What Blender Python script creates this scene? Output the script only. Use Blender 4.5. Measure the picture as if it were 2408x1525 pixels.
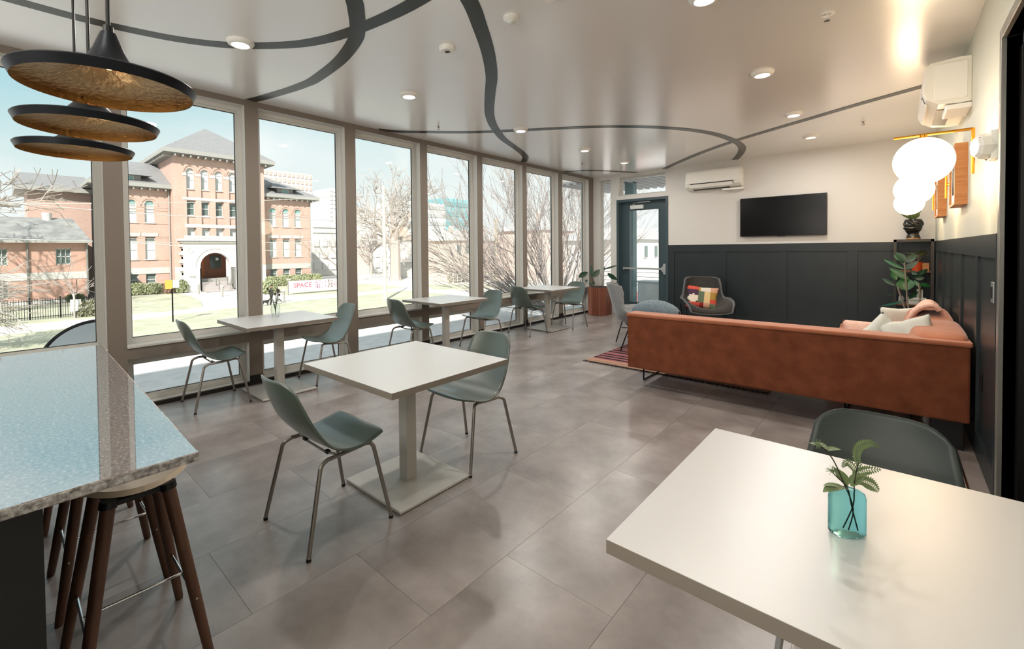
import bpy, bmesh, math, random
from mathutils import Vector, Matrix, noise
SC=bpy.context.scene; COL=SC.collection
for o in list(bpy.data.objects): bpy.data.objects.remove(o)
R=math.radians; PI=math.pi
random.seed(7)
# ---------------------------------------------------------------- camera
F,CX,CY=1049.166,1161.623,608.619; CAMZ=1.42
yaw,pit,rol=R(41.922),R(-1.151),R(-0.568)
fw=Vector((-math.sin(yaw),math.cos(yaw),0)); rt=Vector((math.cos(yaw),math.sin(yaw),0)); up=Vector((0,0,1))
f2=fw*math.cos(pit)+up*math.sin(pit); u2=up*math.cos(pit)-fw*math.sin(pit)
r3=rt*math.cos(rol)+u2*math.sin(rol); u3=u2*math.cos(rol)-rt*math.sin(rol)
cd=bpy.data.cameras.new('camera'); cam=bpy.data.objects.new('camera',cd); COL.objects.link(cam)
cam.matrix_world=Matrix(((r3.x,u3.x,-f2.x,0),(r3.y,u3.y,-f2.y,0),(r3.z,u3.z,-f2.z,CAMZ),(0,0,0,1)))
cd.sensor_fit='HORIZONTAL'; cd.sensor_width=36; cd.lens=F/2408*36
cd.shift_x=(1204-CX)/2408; cd.shift_y=-(762.5-CY)/2408
cd.clip_start=0.02; cd.clip_end=2000
SC.camera=cam
# ---------------------------------------------------------------- world, sun, exposure
SKY=1.35; SUN=8.0; EXPO=0.0
DOWN=20.0; GLOBE=17.0; FILL_DOWN=14.0; FILL_UP=55.0
w=bpy.data.worlds.new('sky'); SC.world=w; w.use_nodes=True
N=w.node_tree.nodes; L=w.node_tree.links; N.clear()
tc=N.new('ShaderNodeTexCoord'); sx=N.new('ShaderNodeSeparateXYZ'); L.new(tc.outputs['Generated'],sx.inputs[0])
cr=N.new('ShaderNodeValToRGB'); pass
my=N.new('ShaderNodeMath'); my.operation='MULTIPLY_ADD'; my.inputs[1].default_value=-.75; my.inputs[2].default_value=1.25; L.new(sx.outputs['Y'],my.inputs[0]); mz=N.new('ShaderNodeMath'); mz.operation='MULTIPLY'; L.new(sx.outputs['Z'],mz.inputs[0]); L.new(my.outputs[0],mz.inputs[1]); L.new(mz.outputs[0],cr.inputs[0])
e=cr.color_ramp.elements
e[0].position=0.0; e[0].color=(.80,.80,.78,1); e[1].position=1.0; e[1].color=(.62,.71,.73,1)
for p,c in ((.08,(.74,.77,.755,1)),(.16,(.62,.70,.69,1)),(.26,(.46,.62,.64,1)),(.36,(.32,.54,.60,1))):
    q=e.new(p); q.color=c
nz=N.new('ShaderNodeTexNoise'); nz.inputs['Scale'].default_value=2.2; nz.inputs['Detail'].default_value=6
mp=N.new('ShaderNodeMapping'); mp.inputs['Scale'].default_value=(1,1,3); L.new(tc.outputs['Generated'],mp.inputs[0]); L.new(mp.outputs[0],nz.inputs[0])
c2=N.new('ShaderNodeValToRGB'); L.new(nz.outputs[0],c2.inputs[0]); c2.color_ramp.elements[0].position=.44; c2.color_ramp.elements[0].color=(0,0,0,1); c2.color_ramp.elements[1].position=.68; c2.color_ramp.elements[1].color=(.8,.8,.8,1)
mx=N.new('ShaderNodeMixRGB'); L.new(c2.outputs[0],mx.inputs[0]); L.new(cr.outputs[0],mx.inputs[1]); mx.inputs[2].default_value=(.76,.78,.78,1)
bg=N.new('ShaderNodeBackground'); bg.inputs[1].default_value=SKY; L.new(mx.outputs[0],bg.inputs[0])
wo=N.new('ShaderNodeOutputWorld'); L.new(bg.outputs[0],wo.inputs[0])
sl=bpy.data.lights.new('sun','SUN'); sl.energy=SUN; sl.angle=R(.6); sl.color=(1,.93,.84)
so=bpy.data.objects.new('sun',sl); COL.objects.link(so); so.location=(30,-30,40)
so.rotation_euler=Vector((-1*.819*.707,1*.819*.707,-.573)).to_track_quat('-Z','Y').to_euler()
SC.view_settings.view_transform='Standard'; SC.view_settings.look='None'; SC.view_settings.gamma=1; SC.view_settings.use_curve_mapping=False
SC.view_settings.exposure=EXPO
def lamp(name,typ,loc,power,col=(1,.95,.89),size=.13,rot=(0,0,0),sy=None):
    l=bpy.data.lights.new(name,typ); l.energy=power; l.color=col
    if typ=='AREA':
        l.shape='RECTANGLE' if sy else 'DISK'; l.size=size
        if sy: l.size_y=sy
    else: l.shadow_soft_size=size
    o=bpy.data.objects.new(name,l); COL.objects.link(o); o.location=loc; o.rotation_euler=rot; return o
# ---------------------------------------------------------------- materials
def lin(c):
    if isinstance(c,str):
        c=[int(c[i:i+2],16)/255 for i in (0,2,4)]
        c=[x/12.92 if x<=.04045 else ((x+.055)/1.055)**2.4 for x in c]
    return (c[0],c[1],c[2],1)
MATS={}
def M(name,col=(.5,.5,.5),rough=.5,metal=0,spec=.5,c2=None,ns=8,nd=4,bump=0,bs=60,trans=0,ior=1.45,coat=0,emit=None,es=0,sheen=0,sc=None,lo=.35,hi=.65,alpha=1):
    if name in MATS: return MATS[name]
    m=bpy.data.materials.new(name); m.use_nodes=True; nt=m.node_tree; b=nt.nodes['Principled BSDF']
    I=b.inputs; I['Base Color'].default_value=lin(col); I['Roughness'].default_value=rough; I['Metallic'].default_value=metal
    I['Specular IOR Level'].default_value=spec; I['IOR'].default_value=ior; I['Transmission Weight'].default_value=trans; I['Coat Weight'].default_value=coat
    I['Coat Roughness'].default_value=.05
    if sheen: I['Sheen Weight'].default_value=sheen; I['Sheen Roughness'].default_value=.4
    if emit: I['Emission Color'].default_value=lin(emit); I['Emission Strength'].default_value=es
    if c2 or bump:
        t=nt.nodes.new('ShaderNodeTexCoord'); mp=nt.nodes.new('ShaderNodeMapping'); nt.links.new(t.outputs['Object'],mp.inputs[0])
        if sc: mp.inputs['Scale'].default_value=sc
    if c2:
        n=nt.nodes.new('ShaderNodeTexNoise'); n.inputs['Scale'].default_value=ns; n.inputs['Detail'].default_value=nd; nt.links.new(mp.outputs[0],n.inputs[0])
        r=nt.nodes.new('ShaderNodeValToRGB'); r.color_ramp.elements[0].position=lo; r.color_ramp.elements[1].position=hi
        r.color_ramp.elements[0].color=lin(col); r.color_ramp.elements[1].color=lin(c2)
        nt.links.new(n.outputs[0],r.inputs[0]); nt.links.new(r.outputs[0],I['Base Color'])
    if bump:
        n=nt.nodes.new('ShaderNodeTexNoise'); n.inputs['Scale'].default_value=bs; n.inputs['Detail'].default_value=3; nt.links.new(mp.outputs[0],n.inputs[0])
        u=nt.nodes.new('ShaderNodeBump'); u.inputs['Strength'].default_value=bump; u.inputs['Distance'].default_value=.01
        nt.links.new(n.outputs[0],u.inputs['Height']); nt.links.new(u.outputs[0],I['Normal'])
    MATS[name]=m; return m
def glass_pane(name,tint=(.96,.98,.98),k=1.0):
    m=bpy.data.materials.new(name); m.use_nodes=True; nt=m.node_tree; nt.nodes.clear()
    o=nt.nodes.new('ShaderNodeOutputMaterial'); t=nt.nodes.new('ShaderNodeBsdfTransparent'); t.inputs[0].default_value=(*tint,1)
    g=nt.nodes.new('ShaderNodeBsdfGlossy'); g.inputs['Roughness'].default_value=0; fr=nt.nodes.new('ShaderNodeFresnel'); fr.inputs[0].default_value=1.45
    x=nt.nodes.new('ShaderNodeMixShader'); ml=nt.nodes.new('ShaderNodeMath'); ml.operation='MULTIPLY'; ml.inputs[1].default_value=k
    ge=nt.nodes.new('ShaderNodeNewGeometry'); iv=nt.nodes.new('ShaderNodeMath'); iv.operation='SUBTRACT'; iv.inputs[0].default_value=1; nt.links.new(ge.outputs['Backfacing'],iv.inputs[1]); m3=nt.nodes.new('ShaderNodeMath'); m3.operation='MULTIPLY'; nt.links.new(fr.outputs[0],m3.inputs[0]); nt.links.new(iv.outputs[0],m3.inputs[1]); nt.links.new(m3.outputs[0],ml.inputs[0]); nt.links.new(ml.outputs[0],x.inputs[0]); nt.links.new(t.outputs[0],x.inputs[1]); nt.links.new(g.outputs[0],x.inputs[2]); nt.links.new(x.outputs[0],o.inputs[0])
    MATS[name]=m; return m
GLASS=glass_pane('window_glass')
mWALL=M('wall_paint','D3D0CB',.55,bump=.03,bs=250)
mWALLR=M('sage_wall_paint','D2D4C6',.5,bump=.03,bs=250)
mCEIL=M('ceiling_paint','EFECE8',.24,spec=.5,coat=1,bump=.015,bs=3); mCEIL.node_tree.nodes['Principled BSDF'].inputs['Coat Roughness'].default_value=.24; mCEIL.node_tree.nodes['Principled BSDF'].inputs['Coat IOR'].default_value=2.7
mFRAME=M('window_frame_paint','786E64',.45)
mSASH=M('window_sash_vinyl','C4C3BD',.35)
mBASEB=M('black_baseboard','181615',.45)
mTEAL=M('teal_grey_paint','394A50',.38,spec=.55)
mWAIN=M('charcoal_panel_paint','1E2629',.38,c2='222A2D',ns=3,spec=.5,bump=.05,bs=120)
mSTRIPE=M('ceiling_stripe_paint','2A2C26',.25,spec=.6)
mWHITE=M('white_plastic','ECEAE4',.35)
mBLACK=M('black_plastic','0A0A0B',.4)
mBLKM=M('black_metal','141416',.4,metal=.6)
mSTEEL=M('chair_steel','8C8782',.32,metal=.75)
mCHROME=M('chrome','D8D8DA',.12,metal=1)
mSHELL=M('sage_shell','4B584F',.4,coat=.7); mSHELL.node_tree.nodes['Principled BSDF'].inputs['Coat Roughness'].default_value=.3; mSHELL.node_tree.nodes['Principled BSDF'].inputs['Coat IOR'].default_value=1.8
mSHELLD=M('dark_sage_shell','3A423F',.45)
mTOP=M('white_laminate','D2D1CF',.4,coat=1); mTOP.node_tree.nodes['Principled BSDF'].inputs['Coat Roughness'].default_value=.35; mTOP.node_tree.nodes['Principled BSDF'].inputs['Coat IOR'].default_value=1.6
mTABM=M('table_powdercoat','B2AFA9',.4)
mRUBBER=M('rubber','111111',.7)
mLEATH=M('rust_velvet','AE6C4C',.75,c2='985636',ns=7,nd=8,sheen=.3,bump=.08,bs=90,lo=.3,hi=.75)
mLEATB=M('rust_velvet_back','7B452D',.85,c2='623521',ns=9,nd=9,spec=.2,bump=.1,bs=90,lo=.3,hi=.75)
mGREYF=M('grey_wool','8A8C8C',.9,c2='777A7B',ns=40,sheen=.3,bump=.1,bs=300)
mDGREYF=M('dark_grey_wool','3E3B38',.9,c2='34312F',ns=40,sheen=.2,bump=.1,bs=300)
mBLANK=M('blue_grey_knit','6F7F88',.95,c2='5F6D76',ns=30,sheen=.3,bump=.3,bs=120)
mPINK=M('pink_cotton','E3BFB0',.9,c2='D8AC9C',ns=30,bump=.3,bs=160)
mLINEN=M('light_grey_linen','C6C9C3',.9,bump=.1,bs=200)
mWOOD=M('walnut_leg','5E4030',.45,c2='4A3023',ns=6,sc=(6,6,.8),bump=.05)
mPLY=M('pale_plywood','D8CBBB',.5,c2='C9B8A3',ns=10)
mBRASS=M('brass','C98B32',.28,metal=1)
mFRW=M('oak_frame','C98950',.5,c2='B87640',ns=6,sc=(1,1,8))
mCOPPER=M('copper_brown_metal','875545',.45,metal=.35,c2='7A4A3B',ns=3)
mSOIL=M('soil','2A211B',.95)
mLEAF=M('rubber_leaf','2E6B33',.3,spec=.6,c2='1F5128',ns=14)
mLEAFD=M('dark_leaf','1E3A26',.35,c2='274A2E',ns=12)
mLEAFP=M('pale_leaf','74855A',.45,c2='52653C',ns=14)
mSTEM=M('woody_stem','8A7F70',.8)
mORANGE=M('orange_ceramic','C4502A',.4)
def emis(name,col,s):
    m=bpy.data.materials.new(name); m.use_nodes=True; nt=m.node_tree; nt.nodes.clear()
    o=nt.nodes.new('ShaderNodeOutputMaterial'); g=nt.nodes.new('ShaderNodeEmission'); g.inputs[0].default_value=lin(col); g.inputs[1].default_value=s
    nt.links.new(g.outputs[0],o.inputs[0]); MATS[name]=m; return m
mLAMP=emis('downlight_glow',(1,.86,.68),9); mGLOBE=emis('globe_glow',(1,.74,.46),GLOBE)
def granite():
    m=M('granite',(.3,.27,.25),.3,coat=1); nt=m.node_tree; b=nt.nodes['Principled BSDF']; b.inputs['Coat IOR'].default_value=7; b.inputs['Coat Roughness'].default_value=.03
    t=nt.nodes.new('ShaderNodeTexCoord')
    n=nt.nodes.new('ShaderNodeTexNoise'); n.inputs['Scale'].default_value=110; n.inputs['Detail'].default_value=5; n.inputs['Roughness'].default_value=.7; nt.links.new(t.outputs['Object'],n.inputs[0])
    r=nt.nodes.new('ShaderNodeValToRGB'); nt.links.new(n.outputs[0],r.inputs[0]); E_=r.color_ramp.elements
    E_[0].position=.36; E_[0].color=(.02,.018,.018,1); E_[1].position=.7; E_[1].color=(.5,.47,.46,1)
    a=E_.new(.44); a.color=(.12,.1,.1,1); a=E_.new(.54); a.color=(.26,.235,.23,1)
    nt.links.new(r.outputs[0],b.inputs['Base Color']); return m
mGRAN=granite()
mGRANE=mGRAN.copy(); mGRANE.name='granite_edge'
mGRANE.node_tree.nodes['Principled BSDF'].inputs['Coat Weight'].default_value=.2
for _n in mGRANE.node_tree.nodes:
    if _n.type=='TEX_NOISE': _n.inputs['Scale'].default_value=60
def floormat():
    m=M('vinyl_floor',(.2,.18,.17),.33,spec=.9); nt=m.node_tree; b=nt.nodes['Principled BSDF']
    t=nt.nodes.new('ShaderNodeTexCoord'); oi=nt.nodes.new('ShaderNodeObjectInfo')
    ad=nt.nodes.new('ShaderNodeVectorMath'); ad.operation='ADD'; nt.links.new(t.outputs['Object'],ad.inputs[0])
    cm=nt.nodes.new('ShaderNodeCombineXYZ'); ml=nt.nodes.new('ShaderNodeMath'); ml.operation='MULTIPLY'; ml.inputs[1].default_value=.5; nt.links.new(oi.outputs['Random'],ml.inputs[0]); nt.links.new(ml.outputs[0],cm.inputs[0]); nt.links.new(ml.outputs[0],cm.inputs[2]); nt.links.new(cm.outputs[0],ad.inputs[1])
    n=nt.nodes.new('ShaderNodeTexNoise'); n.inputs['Scale'].default_value=2.6; n.inputs['Detail'].default_value=9; n.inputs['Roughness'].default_value=.62; nt.links.new(ad.outputs[0],n.inputs[0])
    r=nt.nodes.new('ShaderNodeValToRGB'); nt.links.new(n.outputs[0],r.inputs[0]); E_=r.color_ramp.elements
    E_[0].position=.3; E_[0].color=lin('746C68'); E_[1].position=.72; E_[1].color=lin('A39B97')
    nt.links.new(r.outputs[0],b.inputs['Base Color'])
    r2=nt.nodes.new('ShaderNodeMapRange'); nt.links.new(n.outputs[0],r2.inputs[0]); r2.inputs[3].default_value=.27; r2.inputs[4].default_value=.31; nt.links.new(r2.outputs[0],b.inputs['Roughness'])
    return m
mFLOOR=floormat()
def brickmat(name,c1,c2,mortar,rot=0):
    m=M(name,c1,.85); nt=m.node_tree; b=nt.nodes['Principled BSDF']
    t=nt.nodes.new('ShaderNodeTexCoord'); s=nt.nodes.new('ShaderNodeSeparateXYZ'); nt.links.new(t.outputs['Object'],s.inputs[0])
    c=nt.nodes.new('ShaderNodeCombineXYZ'); a=nt.nodes.new('ShaderNodeMath'); a.operation='ADD'; nt.links.new(s.outputs[0],a.inputs[0]); nt.links.new(s.outputs[1],a.inputs[1])
    nt.links.new(a.outputs[0],c.inputs[0]); nt.links.new(s.outputs[2],c.inputs[1])
    k=nt.nodes.new('ShaderNodeTexBrick'); k.inputs['Scale'].default_value=1; k.inputs['Brick Width'].default_value=.22; k.inputs['Row Height'].default_value=.075; k.inputs['Mortar Size'].default_value=.008
    k.inputs['Color1'].default_value=lin(c1); k.inputs['Color2'].default_value=lin(c2); k.inputs['Mortar'].default_value=lin(mortar); nt.links.new(c.outputs[0],k.inputs[0])
    n=nt.nodes.new('ShaderNodeTexNoise'); n.inputs['Scale'].default_value=.5; n.inputs['Detail'].default_value=6; nt.links.new(t.outputs['Object'],n.inputs[0])
    x=nt.nodes.new('ShaderNodeMixRGB'); x.blend_type='MULTIPLY'; x.inputs[0].default_value=.25; nt.links.new(k.outputs[0],x.inputs[1]); nt.links.new(n.outputs[0],x.inputs[2])
    nt.links.new(x.outputs[0],b.inputs['Base Color']); return m
mBRICK=brickmat('school_brick',(.62,.41,.34),(.56,.35,.28),(.62,.5,.45))
mBRICK2=brickmat('annex_brick',(.58,.33,.25),(.52,.29,.22),(.52,.4,.35))
mSTONE=M('pale_stone',(.6,.58,.54),.8,c2=(.5,.48,.45),ns=1)
mROOF=M('slate_roof',(.27,.265,.27),.8,c2=(.21,.21,.22),ns=3,sc=(1,1,8))
mTRIM=M('eave_trim',(.34,.33,.31),.7)
mSOFF=M('eave_soffit',(.2,.2,.19),.8)
mWINF=M('school_window_frame',(.55,.55,.53),.6)
mBLIND=M('window_blind',(.52,.57,.57),.25)
mDPANE=M('dark_pane',(.13,.17,.16),.15)
mTPANE=M('teal_pane',(.2,.38,.36),.15)
mGRASS=M('lawn',(.43,.43,.31),.95,c2=(.53,.52,.42),ns=.8,nd=10,bump=.3,bs=6)
mCONC=M('sidewalk_concrete',(.75,.71,.67),.85,c2=(.68,.64,.6),ns=1.5,nd=8)
mASPH=M('street_asphalt',(.62,.59,.59),.85,c2=(.52,.5,.5),ns=2,nd=9)
mHEDGE=M('hedge_leaf',(.28,.32,.18),.8,c2=(.42,.43,.27),ns=3,nd=8)
mBARK=M('bare_bark',(.3,.25,.22),.9,c2=(.4,.35,.31),ns=2)
mBARKW=M('pale_bark',(.42,.37,.34),.9)
mPOLE=M('utility_pole_wood',(.5,.4,.3),.9)
mDSTONE=M('distant_concrete',(.6,.58,.56),.8)
# ---------------------------------------------------------------- mesh builder
class MB:
    def __init__(s): s.b=bmesh.new()
    def box(s,x0,x1,y0,y1,z0,z1,bev=0):
        c=[(x,y,z) for x in (x0,x1) for y in (y0,y1) for z in (z0,z1)]
        v=[s.b.verts.new(p) for p in c]
        fs=[s.b.faces.new([v[i] for i in f]) for f in ((0,1,3,2),(4,6,7,5),(0,4,5,1),(2,3,7,6),(0,2,6,4),(1,5,7,3))]
        if bev:
            ed=list({e for f in fs for e in f.edges}); bmesh.ops.bevel(s.b,geom=ed,offset=bev,segments=2,affect='EDGES',profile=.6)
        return s
    def prism(s,poly,z0,z1,ax='z',bev=0):
        n=len(poly)
        def P(p,h):
            return {'z':(p[0],p[1],h),'x':(h,p[0],p[1]),'y':(p[0],h,p[1])}[ax]
        a=[s.b.verts.new(P(p,z0)) for p in poly]; c=[s.b.verts.new(P(p,z1)) for p in poly]
        fs=[s.b.faces.new(a[::-1]),s.b.faces.new(c)]
        for i in range(n): fs.append(s.b.faces.new([a[i],a[(i+1)%n],c[(i+1)%n],c[i]]))
        if bev:
            ed=list({e for f in fs for e in f.edges}); bmesh.ops.bevel(s.b,geom=ed,offset=bev,segments=2,affect='EDGES',profile=.6)
        return s
    def poly(s,pts):
        s.b.faces.new([s.b.verts.new(p) for p in pts]); return s
    def tube(s,pts,r,n=10,cap=True,sx=1):
        pts=[Vector(p) for p in pts]; rs=r if isinstance(r,(list,tuple)) else [r]*len(pts)
        rings=[]; prev=None
        for i,p in enumerate(pts):
            d=(pts[min(i+1,len(pts)-1)]-pts[max(i-1,0)])
            if d.length<1e-9: d=Vector((0,0,1))
            d.normalize()
            if prev is None:
                a=Vector((0,0,1)) if abs(d.z)<.9 else Vector((1,0,0))
                u=d.cross(a).normalized()
            else:
                u=(prev-d*prev.dot(d))
                u=u.normalized() if u.length>1e-6 else d.orthogonal().normalized()
            prev=u; v=d.cross(u)
            rings.append([s.b.verts.new(p+(u*math.cos(2*PI*k/n)*sx+v*math.sin(2*PI*k/n))*rs[i]) for k in range(n)])
        for i in range(len(rings)-1):
            for k in range(n): s.b.faces.new([rings[i][k],rings[i][(k+1)%n],rings[i+1][(k+1)%n],rings[i+1][k]])
        if cap and n>2: s.b.faces.new(rings[0][::-1]); s.b.faces.new(rings[-1])
        return s
    def lathe(s,prof,n=32,c=(0,0,0),sx=1,sy=1,closed=False):
        rings=[]
        for r,z in prof:
            if r<1e-6: rings.append([s.b.verts.new((c[0],c[1],c[2]+z))])
            else: rings.append([s.b.verts.new((c[0]+r*sx*math.cos(2*PI*k/n),c[1]+r*sy*math.sin(2*PI*k/n),c[2]+z)) for k in range(n)])
        for a,b in zip(rings,rings[1:]):
            for k in range(n):
                k2=(k+1)%n
                if len(a)==1 and len(b)==1: continue
                if len(a)==1: s.b.faces.new([a[0],b[k2],b[k]])
                elif len(b)==1: s.b.faces.new([a[k],a[k2],b[0]])
                else: s.b.faces.new([a[k],a[k2],b[k2],b[k]])
        return s
    def ball(s,c,r,sx=1,sy=1,sz=1,n=20,m=12):
        return s.lathe([(r*math.sin(PI*i/m),-r*sz*math.cos(PI*i/m)) for i in range(m+1)],n,c,sx,sy)
    def grid(s,fn,nu,nv,thick=0,tv=None):
        g=[[Vector(fn(i/nu,j/nv)) for j in range(nv+1)] for i in range(nu+1)]
        V=[[s.b.verts.new(p) for p in row] for row in g]
        for i in range(nu):
            for j in range(nv): s.b.faces.new([V[i][j],V[i+1][j],V[i+1][j+1],V[i][j+1]])
        if thick:
            nn=[[None]*(nv+1) for _ in range(nu+1)]
            for i in range(nu+1):
                for j in range(nv+1):
                    a=g[min(i+1,nu)][j]-g[max(i-1,0)][j]; b=g[i][min(j+1,nv)]-g[i][max(j-1,0)]
                    nn[i][j]=a.cross(b).normalized()
            W=[[s.b.verts.new(g[i][j]-nn[i][j]*thick) for j in range(nv+1)] for i in range(nu+1)]
            for i in range(nu):
                for j in range(nv): s.b.faces.new([W[i][j+1],W[i+1][j+1],W[i+1][j],W[i][j]])
            for i in range(nu):
                s.b.faces.new([V[i+1][0],V[i][0],W[i][0],W[i+1][0]]); s.b.faces.new([V[i][nv],V[i+1][nv],W[i+1][nv],W[i][nv]])
            for j in range(nv):
                s.b.faces.new([V[0][j],V[0][j+1],W[0][j+1],W[0][j]]); s.b.faces.new([V[nu][j+1],V[nu][j],W[nu][j],W[nu][j+1]])
        return s
    def pierced(s,ax,d0,d1,u0,u1,v0,v1,holes):
        # ax='x': wall in the y,z plane between x=d0..d1; ax='y': wall in x,z; ax='z': x,y slab
        us=sorted({u0,u1,*[h[0] for h in holes],*[h[1] for h in holes]}); vs=sorted({v0,v1,*[h[2] for h in holes],*[h[3] for h in holes]})
        us=[u for u in us if u0<=u<=u1]; vs=[v for v in vs if v0<=v<=v1]
        for a,b in zip(us,us[1:]):
            run=None
            for c,d in zip(vs,vs[1:]):
                mu,mv=(a+b)/2,(c+d)/2
                solid=not any(h[0]<mu<h[1] and h[2]<mv<h[3] for h in holes)
                if solid: run=(run[0],d) if run else (c,d)
                if (not solid or d==vs[-1]) and run:
                    q=run; run=None
                    if ax=='x': s.box(d0,d1,a,b,q[0],q[1])
                    elif ax=='y': s.box(a,b,d0,d1,q[0],q[1])
                    else: s.box(a,b,q[0],q[1],d0,d1)
        return s
    def xf(s,mat): bmesh.ops.transform(s.b,matrix=mat,verts=s.b.verts); return s
    def build(s,name,mat,parent=None,smooth=False,off=None,rot=None,loc=None,mats=None,world=False):
        bmesh.ops.recalc_face_normals(s.b,faces=s.b.faces)
        if world and parent is not None:
            r=parent
            o=Vector(r.location)
            while r.parent: r=r.parent; o=o+Vector(r.location)
            bmesh.ops.translate(s.b,vec=-o,verts=s.b.verts)
        me=bpy.data.meshes.new(name); s.b.to_mesh(me); s.b.free()
        if smooth:
            me.polygons.foreach_set('use_smooth',[True]*len(me.polygons))
            if smooth!='all':
                try: me.set_sharp_from_angle(angle=R(40))
                except Exception: pass
        for q in (mats or [mat]): me.materials.append(q)
        ob=bpy.data.objects.new(name,me); COL.objects.link(ob)
        if parent is not None: ob.parent=parent
        if loc: ob.location=loc
        if rot: ob.rotation_euler=rot
        return ob
def tag(o,label,cat=None,group=None,kind=None):
    o['label']=label
    if cat: o['category']=cat
    if group: o['group']=group
    if kind: o['kind']=kind
    return o
def thing(name,label,cat,loc=(0,0,0),rz=0,group=None,kind=None):
    o=bpy.data.objects.new(name,None); o.empty_display_size=.1; COL.objects.link(o); o.location=loc; o.rotation_euler=(0,0,rz)
    return tag(o,label,cat,group,kind)
def dup(root,loc,rz,label=None,group=None):
    r=root.copy(); COL.objects.link(r); r.location=loc; r.rotation_euler=(0,0,rz)
    if label: r['label']=label
    if group: r['group']=group
    for ch in list(root.children):
        c=ch.copy(); COL.objects.link(c); c.parent=r
        for g in ch.children:
            d=g.copy(); COL.objects.link(d); d.parent=c
    return r
def share(name,src,parent,loc=(0,0,0),rot=(0,0,0),scale=None):
    o=bpy.data.objects.new(name,src.data); COL.objects.link(o); o.parent=parent; o.location=loc; o.rotation_euler=rot
    if scale: o.scale=scale
    return o
def text(body,name,size,mat,parent,loc,rot,ext=.001,align='CENTER'):
    c=bpy.data.curves.new(name,'FONT'); c.body=body; c.size=size; c.extrude=ext; c.align_x=align; c.align_y='CENTER'
    t=bpy.data.objects.new(name,c); COL.objects.link(t); dg=bpy.context.evaluated_depsgraph_get(); dg.update()
    me=bpy.data.meshes.new_from_object(t.evaluated_get(dg)); bpy.data.objects.remove(t); me.materials.clear(); me.materials.append(mat)
    o=bpy.data.objects.new(name,me); COL.objects.link(o); o.parent=parent; o.location=loc; o.rotation_euler=rot; return o
def smooth_pts(P,k=6):
    P=[Vector(p) for p in P]; out=[]
    for i in range(len(P)-1):
        a,b,c,d=P[max(i-1,0)],P[i],P[i+1],P[min(i+2,len(P)-1)]
        for j in range(k):
            t=j/k; out.append(.5*((2*b)+(c-a)*t+(2*a-5*b+4*c-d)*t*t+(3*b-a-3*c+d)*t**3))
    out.append(P[-1]); return out
def at(px,py,X=None,Y=None,Z=None,D=None):
    d=r3*((px-CX)/F)-u3*((py-CY)/F)+f2; o=Vector((0,0,CAMZ))
    if X is not None: k=X/d.x
    elif Y is not None: k=Y/d.y
    elif Z is not None: k=(Z-CAMZ)/d.z
    else: k=D
    return o+d*k
# ================================================================ ROOM
X0,YB,XR,H,YF=-5.128,9.125,.437,3.038,-3.3
ST='structure'
# floor tiles
fl=thing('floor','brown-grey concrete-look vinyl floor laid in large staggered tiles','floor',(0,0,0),kind=ST)
MB().box(X0-.2,XR+.5,YF-.2,YB+.2,-.12,-.004).build('subfloor',mBASEB,fl)
TW,TL=.535,1.07; tiles={}
cidx=0
xs=-1.335-8*TW
while xs<XR:
    y=1.555-round((xs+1.335)/TW)*(-.4575); y=(y-YF)%TL+YF-TL
    while y<YB:
        a,b,c,d=max(xs,X0),min(xs+TW,XR),max(y,YF),min(y+TL,YB)
        if b-a>.03 and d-c>.03:
            key=(round(b-a,3),round(d-c,3))
            if key not in tiles:
                tiles[key]=MB().box(.0007,b-a-.0007,.0007,d-c-.0007,-.004,0).build('tile',mFLOOR,fl,loc=(a,c,0))
            else: share('tile',tiles[key],fl,(a,c,0))
        y+=TL
    xs+=TW
# ceiling and mass of the building round the room
c=MB().box(X0-.25,XR+1.2,YF-.2,YB+.2,H,H+.25).build('ceiling',mCEIL); tag(c,'glossy off-white painted ceiling crossed by dark curved stripes','ceiling',kind=ST)
ub=MB().box(X0-.25,9,-14,YB+.25,H+.26,13.5); ub.box(XR+1.3,9,-14,YB+.25,-3.4,H+.25); ub.box(X0-.2,XR+1.2,YF-3,YB+.2,-3.4,-.13)
ub.box(X0-.25,XR+1.3,-14,YF-.3,-3.4,H+.25)
tag(ub.build('outer_building',M('stucco',(.55,.54,.52),.8)),'upper and lower storeys of the building around the lounge','building',kind=ST)
tag(MB().box(X0-.2,XR+1.2,YF-.2,YF,-.1,H).build('wall_front',mWALL),'plain off-white wall behind the viewer','wall',kind=ST)
# ---- left wall of windows
BAYS=[(-2.77,-1.73),(-1.59,-.55),(-.41,.63),(.764,1.78),(1.915,2.937),(3.085,4.126),(4.26,5.311),(5.443,6.517),(6.645,7.693),(7.849,8.919)]
holes=[]
for a,b in BAYS: holes+=[(a,b,.585,2.975),(a,b,.045,.464)]
wl=MB().pierced('x',X0-.2,X0,YF,YB,0,H,holes).build('wall_left',mFRAME,mats=[mFRAME,M('jamb_skylit_tone','C4C0BA',.5)])
for q in wl.data.polygons: q.material_index=0 if abs(q.normal.x)>.5 else 1  # reveal faces coloured lighter to imitate skylight falling on them
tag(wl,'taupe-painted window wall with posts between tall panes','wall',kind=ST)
def ringx(mb,x0,x1,a,b,z0,z1,ws,wt,wb):
    mb.box(x0,x1,a,a+ws,z0,z1); mb.box(x0,x1,b-ws,b,z0,z1); mb.box(x0,x1,a+ws,b-ws,z1-wt,z1); mb.box(x0,x1,a+ws,b-ws,z0,z0+wb); return mb
NAMEB=['furthest behind the bar','second behind the bar','beside the granite bar','between the bar and the nearest window table','behind the nearest window table','left of the middle window table','behind the middle window table','between the middle and far window tables','behind the far window table','next to the corner with the copper planter']
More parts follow.
